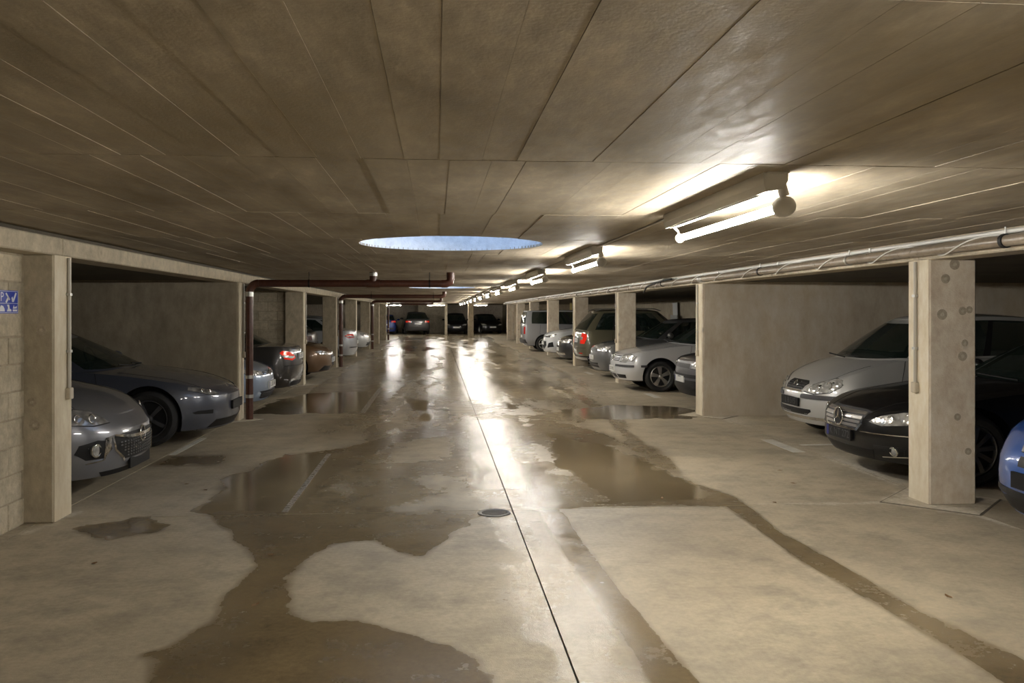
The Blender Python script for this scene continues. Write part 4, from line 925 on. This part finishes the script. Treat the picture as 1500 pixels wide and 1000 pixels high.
c.badge((0, .66), .03, 'oval'); c.plate(.44, 0, None, True); c.doors(1.4, 2.5, 3.5); c.seam([(.12, .4), (.25, .64), (.8, .72), (1.25, .74)], 'top', .003); c.wipers()
# ---------- light blue compact
c = Car('compact_hatchback', 'pale blue compact hatchback nose just behind the nearest brown downpipe', 'car',
        dict(L=4.05, W=1.75, H=1.46, fo=.84, wb=2.55, wr=.31, df=.52, zs=[(0, .66), (.3, .75), (.9, .87), (1.3, .93), (3.6, .98), (4.05, .92)], crown=.05,
             gh=dict(a=1.1, c=1.85, d=3.4, b=3.95, wb=.77, wr=.58, wins=[(.04, .48), (.52, .9)])), (nose_at(-2.72, 4.05, 'L'), 14.62), LEFT, paint('pale_blue', (0.26, 0.33, 0.45), .45))
c.headlamp([(.40, .62), (.72, .62), (.80, .68), (.78, .73), (.60, .70), (.42, .67)], M_LENS, ((.55, .655, .035), (.68, .665, .035)))
c.patch('grille', rect(-.38, .38, .61, .665), M_BLACK)
for z in (.625, .65): c.patch('grille_slat', rect(-.37, .37, z - .005, z + .005), M_CHROME, off=.009)
c.badge((0, .64), .05, 'vw'); c.patch('lower_intake', [(-.45, .24), (.45, .24), (.55, .36), (-.55, .36)], M_BLACK)
for z in (.27, .30, .33): c.patch('intake_slat', rect(-.5, .5, z - .005, z + .005), M_TRIM, off=.01)
c.plate(.44, 0, 'L UX 48'); c.doors(1.3, 2.4, 3.3)
# ---------- dark grey saloon, tail out
c = Car('saloon', 'dark grey saloon parked tail out with lit red tail lamp on the left', 'car',
        dict(L=4.6, W=1.80, H=1.45, fo=.80, wb=2.76, wr=.32, dr=.42, nr=2.5, df=.5, zs=[(0, .65), (.5, .76), (1.3, .88), (3.6, .96), (4.2, .97), (4.5, .96), (4.6, .92)], rxs=.06, crown=.04,
             gh=dict(a=1.4, c=2.15, d=3.2, b=4.0, wb=.79, wr=.57, wins=[(.03, .48), (.52, .92)])), (-2.66 - 2.3, 17.45), PI, paint('graphite', (0.045, 0.043, 0.043), .5))
c.tail([([(.45, .74), (.60, .70), (.78, .73), (.82, .85), (.78, .89), (.62, .86), (.50, .80)], M_REDLIT), ([(.50, .755), (.62, .735), (.80, .765), (.81, .80), (.62, .785), (.52, .78)], M_LENS)])
c.patch('plate_recess', rect(-.30, .30, .70, .84), M_TRIM, 'rear'); c.plate(.77, 0, 'K LM 31', view='rear', band=True)
c.seam([(-.8, .60), (.8, .60)], 'rear', .006, 'bumper_gap', False); c.star((0, .895), .04, 'rear', back=False); c.patch('rear_skirt', rect(-.55, .55, .22, .30), M_BLACK, 'rear'); c.doors(1.45, 2.55, 3.55)
# ---------- bronze coupe
c = Car('coupe', 'bronze brown low coupe nose between the third and fourth left pillars', 'car',
        dict(L=4.3, W=1.78, H=1.42, fo=.85, wb=2.5, wr=.31, df=.55, zs=[(0, .66), (.3, .79), (1.0, .91), (1.5, .97), (3.6, 1.0), (4.3, .93)], crown=.05,
             gh=dict(a=1.5, c=2.2, d=2.9, b=3.8, wb=.77, wr=.54, wins=[(.04, .62), (.68, .9)])), (nose_at(-2.55, 4.3, 'L'), 21.7), LEFT, paint('bronze', (0.15, 0.085, 0.04), .55))
c.headlamp([(.42, .60), (.74, .61), (.82, .68), (.70, .70), (.48, .66)], M_LENS, ((.55, .635, .04), (.68, .645, .04)))
c.patch('grille', [(-.2, .32), (.2, .32), (.26, .58), (-.26, .58)], M_BLACK); c.patch('lower_intake', [(-.7, .22), (-.3, .22), (-.3, .34), (-.66, .34)], M_BLACK); c.patch('lower_intake', [(.3, .22), (.7, .22), (.66, .34), (.3, .34)], M_BLACK)
c.plate(.46, 0, 'B 71 K'); c.doors(1.45, 2.75)
# ---------- black SUV in the shade behind it
c = Car('shaded_suv', 'black SUV deep in the shade behind the bronze coupe', 'car',
        dict(L=4.5, W=1.85, H=1.72, fo=.86, wb=2.65, wr=.35, gc=.24, zs=[(0, .85), (.4, .95), (1.2, 1.05), (4.1, 1.10), (4.5, 1.06)], gh=dict(a=1.15, c=1.9, d=3.7, b=4.35, wb=.82, wr=.64, wins=[(.04, .45), (.49, .88)])), (-3.3 - 2.25, 24.3), PI, paint('black_gloss', (0.008, 0.008, 0.009)))
c.tail([([(.52, .86), (.80, .86), (.81, .98), (.54, .98)], simple('dark_red_lens', (.05, .004, .004), .2))]); c.plate(.75, 0, None, True, view='rear'); c.patch('rear_bumper_trim', rect(-.7, .7, .36, .46), M_TRIM, 'rear')
# ---------- silver car tail out, and white-silver car nose out, further left
c = Car('notchback', 'silver car with red tail lamps parked tail out beyond the second downpipe', 'car',
        dict(L=4.3, W=1.76, H=1.46, fo=.8, wb=2.6, wr=.31, dr=.4, zs=[(0, .66), (.9, .85), (1.4, .92), (3.7, 1.0), (4.2, 1.02), (4.3, .96)], crown=.04,
             gh=dict(a=1.3, c=2.0, d=3.2, b=3.95, wb=.77, wr=.57, wins=[(.04, .48), (.52, .9)])), (-2.68 - 2.15, 29.7), PI, paint('silver', (0.50, 0.52, 0.55), .6))
c.tail([([(.52, .78), (.82, .76), (.86, .90), (.60, .90)], M_RED), ([(.56, .80), (.82, .79), (.83, .83), (.58, .83)], M_LENS)]); c.plate(.62, 0, None, view='rear'); c.patch('rear_bumper_trim', rect(-.8, .8, .44, .48), M_TRIM, 'rear'); c.doors(1.3, 2.4, 3.4)
c = Car('hatchback', 'pale silver hatchback nose out before the third brown downpipe', 'car',
        dict(L=4.1, W=1.75, H=1.48, fo=.82, wb=2.55, wr=.31, zs=[(0, .70), (.4, .80), (1.1, .93), (3.6, 1.0), (4.1, .95)],
             gh=dict(a=1.1, c=1.85, d=3.4, b=3.95, wb=.77, wr=.58, wins=[(.04, .48), (.52, .9)])), (nose_at(-2.78, 4.1, 'L'), 36.4), LEFT, paint('pale_silver', (0.62, 0.63, 0.63), .5))
c.headlamp([(.42, .66), (.76, .66), (.80, .75), (.60, .75)], M_LENS, ((.58, .70, .04),)); c.patch('grille', rect(-.36, .36, .64, .70), M_BLACK); c.patch('lower_intake', rect(-.55, .55, .26, .38), M_BLACK); c.plate(.48, 0, None)

# ---------- black coupe-saloon (right, behind the near pillar)
c = Car('luxury_saloon', 'low black saloon with star badge and slatted grille behind the right pillar', 'car',
        dict(L=4.91, W=1.87, H=1.40, fo=.86, wb=2.85, wr=.335, df=.66, nf=2.35, zs=[(0, .60), (.2, .67), (.5, .74), (1.2, .84), (1.8, .90), (3.8, .97), (4.6, .98), (4.91, .92)], fxs=.07, crown=.06, gc=.16, rim='thin', spokes=10, rim_mat=M_ALLOYD, rimf=.72,
             gh=dict(a=1.5, c=2.35, d=3.2, b=4.4, wb=.80, wr=.55, wins=[(.03, .46), (.5, .9)], arch=.07)), (nose_at(4.09, 4.91, 'R'), 8.52), RIGHT, paint('black_gloss', (0.008, 0.008, 0.009), .0, .3))
gp = [(-.30, .475), (.30, .475), (.37, .54), (.41, .645), (.30, .66), (-.30, .66), (-.41, .645), (-.37, .54)]
c.patch('grille', gp, M_TRIM); c.patch('grille_frame', [(-.32, .455), (.32, .455), (.39, .53), (.37, .535), (.30, .475), (-.30, .475), (-.37, .535), (-.39, .53)], M_CHROME, off=.01)
for z, y in ((.50, .32), (.54, .355), (.58, .375), (.62, .39)): c.patch('grille_slat', rect(-y, y, z - .011, z + .013), M_ALLOY, off=.016, step=.06)
c.star((0, .565), .088)
c.headlamp([(.46, .56), (.60, .535), (.78, .56), (.87, .62), (.86, .68), (.72, .67), (.56, .625)], M_LENS, ((.66, .60, .045), (.775, .62, .045)))
c.plate(.40, 0, 'K NT 272', True, band=True); c.patch('lower_intake', [(-.45, .21), (.45, .21), (.5, .30), (-.5, .30)], M_BLACK)
c.patch('side_intake', [(.50, .25), (.74, .27), (.78, .35), (.52, .345)], M_BLACK, mirror=True); c.ring('foglamp', (.69, .305), .042, .008, M_CHROME, mirror=True, fill=M_LENSD)
c.patch('chrome_strip', [(.56, .235), (.80, .26), (.80, .27), (.56, .245)], M_CHROME, off=.008, mirror=True); c.patch('bumper_strip', [(.36, .452), (.86, .455), (.86, .463), (.36, .46)], M_CHROME, off=.008, mirror=True)
c.doors(1.65, 2.7, 3.7); c.seam([(.14, .42), (.28, .46), (.8, .66), (1.4, .74)], 'top', .003); c.wipers()
p_ = c.root
MB().box((c.L / 2 - 2.10, .74, .99), (c.L / 2 - 2.01, .743, 1.09)).build('yellow_sticker', simple('yellow_sticker', (.65, .6, .05), .5), p_)
# ---------- silver one-box car
c = Car('compact_van_car', 'silver one-box compact car with star badge against the bay wall', 'car',
        dict(L=3.61, W=1.72, H=1.61, fo=.74, wb=2.42, wr=.30, df=.55, nf=2.35, zs=[(0, .66), (.15, .72), (.4, .83), (.7, .94), (1.0, 1.02), (3.2, 1.07), (3.61, 1.0)], fxs=.08, crown=.06, gc=.18,
             gh=dict(a=.74, c=1.55, d=3.1, b=3.5, wb=.78, wr=.60, wins=[(.06, .45), (.5, .9)], mx=.75, df=.5)), (nose_at(4.59, 3.61, 'R'), 10.95), RIGHT, paint('silver_metallic', (0.56, 0.56, 0.55), .55, .36))
c.patch('grille', [(-.24, .63), (.24, .63), (.285, .715), (.23, .745), (-.23, .745), (-.285, .715)], M_BLACK)
for z, y in ((.655, .245), (.68, .26), (.705, .27)): c.patch('grille_slat', rect(-y, y, z - .004, z + .004), M_TRIM, off=.01, step=.08)
c.patch('grille_frame', [(-.27, .60), (.27, .60), (.25, .625), (-.25, .625)], M_CHROME, off=.01); c.star((0, .687), .05, back=False)
c.headlamp([(.29, .62), (.50, .60), (.68, .63), (.78, .72), (.77, .81), (.62, .79), (.42, .71)], M_LENS, ((.52, .665, .05), (.65, .71, .05)))
c.patch('bumper_rub_strip', [(.27, .53), (.80, .53), (.81, .555), (.80, .585), (.29, .585), (.27, .565)], M_TRIM, off=.014, mirror=True)
c.plate(.475, 0, 'L B 515', True); c.patch('lower_intake', [(-.40, .33), (.40, .33), (.47, .37), (.46, .40), (-.46, .40), (-.47, .37)], M_BLACK)
c.patch('bumper_lip', [(-.62, .27), (.62, .27), (.7, .31), (.52, .30), (-.52, .30), (-.7, .31)], M_CHROME, off=.006); c.doors(1.05, 2.05, 2.9); c.wipers(); c.seam([(.13, .38), (.3, .62), (.72, .72)], 'top', .003)
# ---------- blue car at the right edge
c = Car('blue_hatchback', 'bright blue hatchback nose at the right picture edge before the pillar', 'car',
        dict(L=3.95, W=1.74, H=1.46, fo=.82, wb=2.5, wr=.31, df=.55, nf=2.3, zs=[(0, .68), (.3, .78), (.9, .90), (1.3, .95), (3.5, 1.0), (3.95, .94)], fxs=.10, gc=.17,
             gh=dict(a=1.1, c=1.8, d=3.3, b=3.85, wb=.77, wr=.58, wins=[(.04, .5), (.55, .9)])), (nose_at(3.99, 3.95, 'R'), 5.45), RIGHT, paint('bright_blue', (0.012, 0.085, 0.36), .3))
c.headlamp([(.06, .64), (.26, .65), (.30, .73), (.14, .72)], M_LENS, ((.18, .69, .03),)); c.patch('lower_intake', [(-.74, .22), (.74, .22), (.78, .38), (-.78, .38)], M_BLACK); c.patch('grille', rect(-.24, .24, .55, .62), M_BLACK); c.plate(.46, 0, None, True); c.badge((0, .62), .05, 'oval'); c.doors(1.3, 2.5)
# ---------- dark car behind the golden wall end
c = Car('dark_hatchback', 'dark grey hatchback mostly hidden by the golden wall end on the right', 'car',
        dict(L=4.1, W=1.74, H=1.47, fo=.82, wb=2.55, wr=.31, df=.4, dark_below=.42, zs=[(0, .80), (.3, .84), (.9, .92), (3.6, 1.0), (4.1, .95)],
             gh=dict(a=1.1, c=1.85, d=3.4, b=3.95, wb=.77, wr=.58, wins=[(.04, .48), (.52, .9)])), (nose_at(4.22, 4.1, 'R'), 14.82), RIGHT, paint('dark_grey', (0.10, 0.10, 0.11), .4))
c.headlamp([(.45, .66), (.80, .66), (.82, .80), (.55, .79)], M_LENS, ((.6, .72, .05),)); c.patch('bumper_rub_strip', rect(-.8, .8, .50, .56), M_BLACK, off=.02); c.patch('grille', rect(-.4, .4, .66, .74), M_BLACK); c.plate(.47, 0, None); c.doors(1.3, 2.4, 3.3)
# ---------- silver hatchback
c = Car('silver_hatchback', 'silver hatchback with five spoke wheels nosing out past the third right pillar', 'car',
        dict(L=4.15, W=1.735, H=1.45, fo=.83, wb=2.51, wr=.315, df=.48, nf=2.6, dr=.35, zs=[(0, .70), (.3, .775), (.8, .86), (1.3, .93), (3.6, .98), (4.15, .93)], fxs=.06, crown=.05, gc=.2, rim='split', spokes=5,
             gh=dict(a=1.22, c=1.95, d=3.45, b=4.0, wb=.76, wr=.57, wins=[(.04, .48), (.52, .88)])), (nose_at(3.69, 4.15, 'R'), 18.08), RIGHT, paint('light_silver', (0.66, 0.67, 0.69), .5, .34))
c.headlamp([(.46, .605), (.66, .60), (.78, .63), (.80, .72), (.70, .755), (.50, .73)], M_LENS, ((.56, .665, .055), (.69, .675, .05)))
c.patch('grille', [(-.42, .61), (.42, .61), (.45, .72), (-.45, .72)], M_BLACK)
for z in (.635, .665, .695): c.patch('grille_slat', rect(-.42, .42, z - .006, z + .006), c.paint, off=.012, step=.1)
c.badge((0, .665), .06, 'vw'); c.patch('bumper_rub_strip', [(.28, .50), (.84, .50), (.84, .545), (.28, .545)], M_TRIM, off=.012, mirror=True); c.patch('rub_strip_side', [(.42, .50), (.55, .50), (.55, .545), (.42, .545)], M_TRIM, 'side', .012, True)
c.patch('lower_intake', [(-.62, .27), (.62, .27), (.66, .345), (-.66, .345)], M_BLACK)
for y in (-.33, 0, .33): c.patch('intake_divider', rect(y - .015, y + .015, .265, .35), c.paint, off=.01)
c.plate(.44, 0, 'S GV 903'); c.doors(1.42, 2.45, 3.3); c.seam([(.1, .42), (.25, .60), (.8, .68), (1.2, .70)], 'top', .003)
c.patch('side_indicator', rect(1.28, 1.34, .70, .725), M_LENS, 'side', .006, True); c.wipers()
# ---------- grey car between hatchback and estate
c = Car('grey_hatchback', 'mid grey hatchback nose squeezed between third right pillar and olive estate', 'car',
        dict(L=4.2, W=1.75, H=1.47, fo=.84, wb=2.6, wr=.31, df=.42, zs=[(0, .72), (.3, .82), (1.0, .93), (3.7, 1.0), (4.2, .95)],
             gh=dict(a=1.15, c=1.9, d=3.5, b=4.05, wb=.77, wr=.58, wins=[(.04, .48), (.52, .9)])), (nose_at(3.86, 4.2, 'R'), 21.5), RIGHT, paint('mid_grey', (0.16, 0.165, 0.17), .5))
c.headlamp([(.45, .66), (.78, .66), (.82, .78), (.56, .77)], M_LENS, ((.6, .71, .05), (.72, .72, .04))); c.patch('grille', rect(-.4, .4, .64, .72), M_BLACK); c.plate(.50, 0, 'H 29'); c.patch('lower_intake', rect(-.55, .55, .27, .38), M_BLACK)
# ---------- olive estate, tail out
c = Car('compact_suv', 'olive beige boxy compact SUV parked tail out with red tail lamp', 'car',
        dict(L=4.22, W=1.79, H=1.70, fo=.84, wb=2.58, wr=.33, dr=.30, nr=3.0, df=.5, zs=[(0, .85), (.4, .94), (1.2, 1.03), (3.9, 1.10), (4.22, 1.08)], rxs=.05, gc=.24, crown=.03, dark_below=.34,
             gh=dict(a=1.2, c=1.9, d=3.75, b=4.2, wb=.80, wr=.66, wins=[(.04, .36), (.4, .68), (.72, .93)], dr=.22, n=3.0, arch=.03)), (3.95 + 2.11, 24.55), LEFT, paint('olive_beige', (0.135, 0.125, 0.082), .4))
c.tail([([(.55, .74), (.78, .74), (.82, .86), (.81, .98), (.76, 1.03), (.60, 1.03), (.60, .95), (.55, .94)], M_REDLIT), ([(.56, .85), (.68, .85), (.68, .93), (.56, .93)], M_LENS)])
c.patch('plate_recess', rect(-.34, .34, .74, .90), M_TRIM, 'rear'); c.plate(.82, 0, 'D AR 6', view='rear'); c.patch('rear_reflector', rect(.5, .72, .46, .49), M_RED, 'rear', .006, True); c.patch('rear_bumper_trim', rect(-.82, .82, .29, .36), M_ALLOY, 'rear')
c.doors(1.35, 2.35, 3.3); c.seam([(-.82, .62), (.82, .62)], 'rear', .006, 'bumper_gap', False)
for sg_ in (1, -1): MB().tube([c.pt(1.9, sg_ * .60, 1.66), c.pt(2.1, sg_ * .61, 1.715), c.pt(3.5, sg_ * .61, 1.715), c.pt(3.75, sg_ * .6, 1.66)], .014, 6).build('roof_rail', M_ALLOY, c.root)
# ---------- dark small car with bright nose, white crossover
c = Car('chrome_nosed_car', 'dark small car with bright chrome nose beside the fourth right pillar', 'car',
        dict(L=3.9, W=1.72, H=1.45, fo=.8, wb=2.45, wr=.31, df=.4, zs=[(0, .72), (.3, .82), (1.0, .93), (3.5, 1.0), (3.9, .95)],
             gh=dict(a=1.1, c=1.8, d=3.2, b=3.75, wb=.76, wr=.57, wins=[(.04, .48), (.52, .9)])), (nose_at(3.82, 3.9, 'R'), 27.35), RIGHT, paint('black_metal', (0.03, 0.03, 0.032), .3))
c.headlamp([(.45, .66), (.78, .66), (.82, .78), (.56, .78)], M_LENS, ((.6, .72, .05),)); c.patch('grille', rect(-.42, .42, .52, .72), M_CHROME); c.plate(.46, 0, None); c.patch('chrome_strip', rect(-.7, .7, .30, .36), M_CHROME)
c = Car('white_crossover', 'white crossover with black honeycomb grille nosing out in the fifth right bay', 'car',
        dict(L=4.4, W=1.81, H=1.58, fo=.88, wb=2.65, wr=.34, df=.58, nf=2.3, zs=[(0, .80), (.3, .90), (1.0, 1.0), (1.5, 1.05), (3.8, 1.10), (4.4, 1.02)], gc=.22, crown=.06,
             gh=dict(a=1.2, c=2.0, d=3.5, b=4.25, wb=.80, wr=.60, wins=[(.04, .48), (.52, .88)])), (nose_at(3.68, 4.4, 'R'), 30.1), RIGHT, paint('white', (0.72, 0.74, 0.76), .05))
c.headlamp([(.36, .76), (.62, .76), (.84, .86), (.82, .89), (.60, .84), (.38, .80)], M_LENSD, ((.55, .79, .03), (.68, .815, .03)))
c.patch('upper_grille', rect(-.36, .36, .76, .80), M_BLACK); c.patch('grille', [(-.35, .36), (.35, .36), (.48, .48), (.42, .62), (-.42, .62), (-.48, .48)], M_BLACK)
for z in (.42, .48, .54): c.patch('grille_slat', rect(-.4, .4, z - .006, z + .006), M_TRIM, off=.01)
c.patch('fog_pod', [(.56, .40), (.80, .44), (.76, .60), (.60, .56)], M_BLACK, mirror=True); c.patch('front_lip', [(-.6, .27), (.6, .27), (.65, .31), (-.65, .31)], M_ALLOY, off=.008); c.plate(.55, 0, None); c.badge((0, .78), .05, 'oval'); c.doors(1.45, 2.6, 3.6)
# ---------- silver van, tail out
c = Car('delivery_van', 'silver grey box van parked tail out in the sixth right bay', 'van',
        dict(L=4.4, W=1.80, H=1.72, fo=.88, wb=2.68, wr=.32, dr=.16, nr=3.6, df=.5, zs=[(0, .80), (.4, .92), (1.1, 1.05), (4.2, 1.12), (4.4, 1.12)], rxs=.0, gc=.22, crown=.02,
             gh=dict(a=1.05, c=1.8, d=4.28, b=4.40, wb=.84, wr=.76, wins=[(.04, .3), (.34, .60), (.66, .92)], dr=.12, n=3.6, arch=.02, rc=.03)), (3.55 + 2.2, 36.3), LEFT, paint('van_silver', (0.36, 0.37, 0.39), .5))
c.tail([([(.68, .72), (.83, .72), (.82, 1.02), (.72, 1.02)], M_RED), ]); c.plate(.62, 0, None, view='rear'); c.patch('rear_bumper', rect(-.85, .85, .36, .50), M_TRIM, 'rear', .05); c.seam([(0, .5), (0, 1.1)], 'rear', .008, 'door_gap', False); c.doors(1.4, 2.4, 3.7)
# ---------- far end cars
def far_car(name, label, P, X, Y, rz, pm, front=True):
    c = Car(name, label, 'car', P, (X, Y), rz, pm, 'cars beyond the cross aisle')
    if front: c.headlamp([(.42, .64), (.74, .64), (.80, .74), (.60, .74)], M_LENS, ((.6, .69, .05),)); c.patch('grille', rect(-.38, .38, .58, .68), M_BLACK); c.plate(.50, 0, None); c.patch('lower_intake', rect(-.55, .55, .25, .36), M_BLACK)
    else: c.tail([([(.52, .86), (.84, .86), (.86, .98), (.54, .98)], M_REDLIT), ([(.56, .88), (.72, .88), (.72, .93), (.56, .93)], M_LENS)]); c.plate(.78 if P['H'] > 1.5 else .7, 0, None, view='rear'); c.patch('rear_bumper_trim', rect(-.7, .7, .36, .46), M_TRIM, 'rear')
    return c
HB = lambda H=1.46: dict(L=4.1, W=1.75, H=H, fo=.82, wb=2.55, wr=.32, zs=[(0, .68), (.4, .80), (1.1, .93), (3.6, 1.02), (4.1, .98)], gh=dict(a=1.1, c=1.85, d=3.35, b=4.0, wb=.77, wr=.58, wins=[(.04, .48), (.52, .9)]))
SUV = dict(L=4.6, W=1.88, H=1.66, fo=.88, wb=2.7, wr=.36, gc=.24, zs=[(0, .80), (.4, .92), (1.2, 1.02), (4.1, 1.10), (4.6, 1.06)], gh=dict(a=1.2, c=1.95, d=3.6, b=4.45, wb=.82, wr=.62, wins=[(.04, .45), (.49, .88)]))
far_car('blue_small_car', 'blue hatchback tail out at the far left end of the garage', HB(), -3.85, 66.0, PI / 2, paint('deep_blue', (0.02, 0.045, 0.22), .3), False)
far_car('black_suv', 'black SUV with red tail lamps at the far end', SUV, -1.62, 65.9, PI / 2 + .10, paint('black_suv_paint', (0.05, 0.05, 0.052), .3), False)
far_car('black_front_car', 'black car facing the aisle behind the lone far pillar, left of it', HB(1.56), 1.42, 66.2, -PI / 2, paint('black_gloss', (0.008, 0.008, 0.009)), True)
far_car('black_angled_car', 'black car facing the aisle at an angle, right of the lone far pillar', HB(1.50), 3.75, 66.6, -PI / 2 + .2, paint('black_gloss', (0.008, 0.008, 0.009)), True)
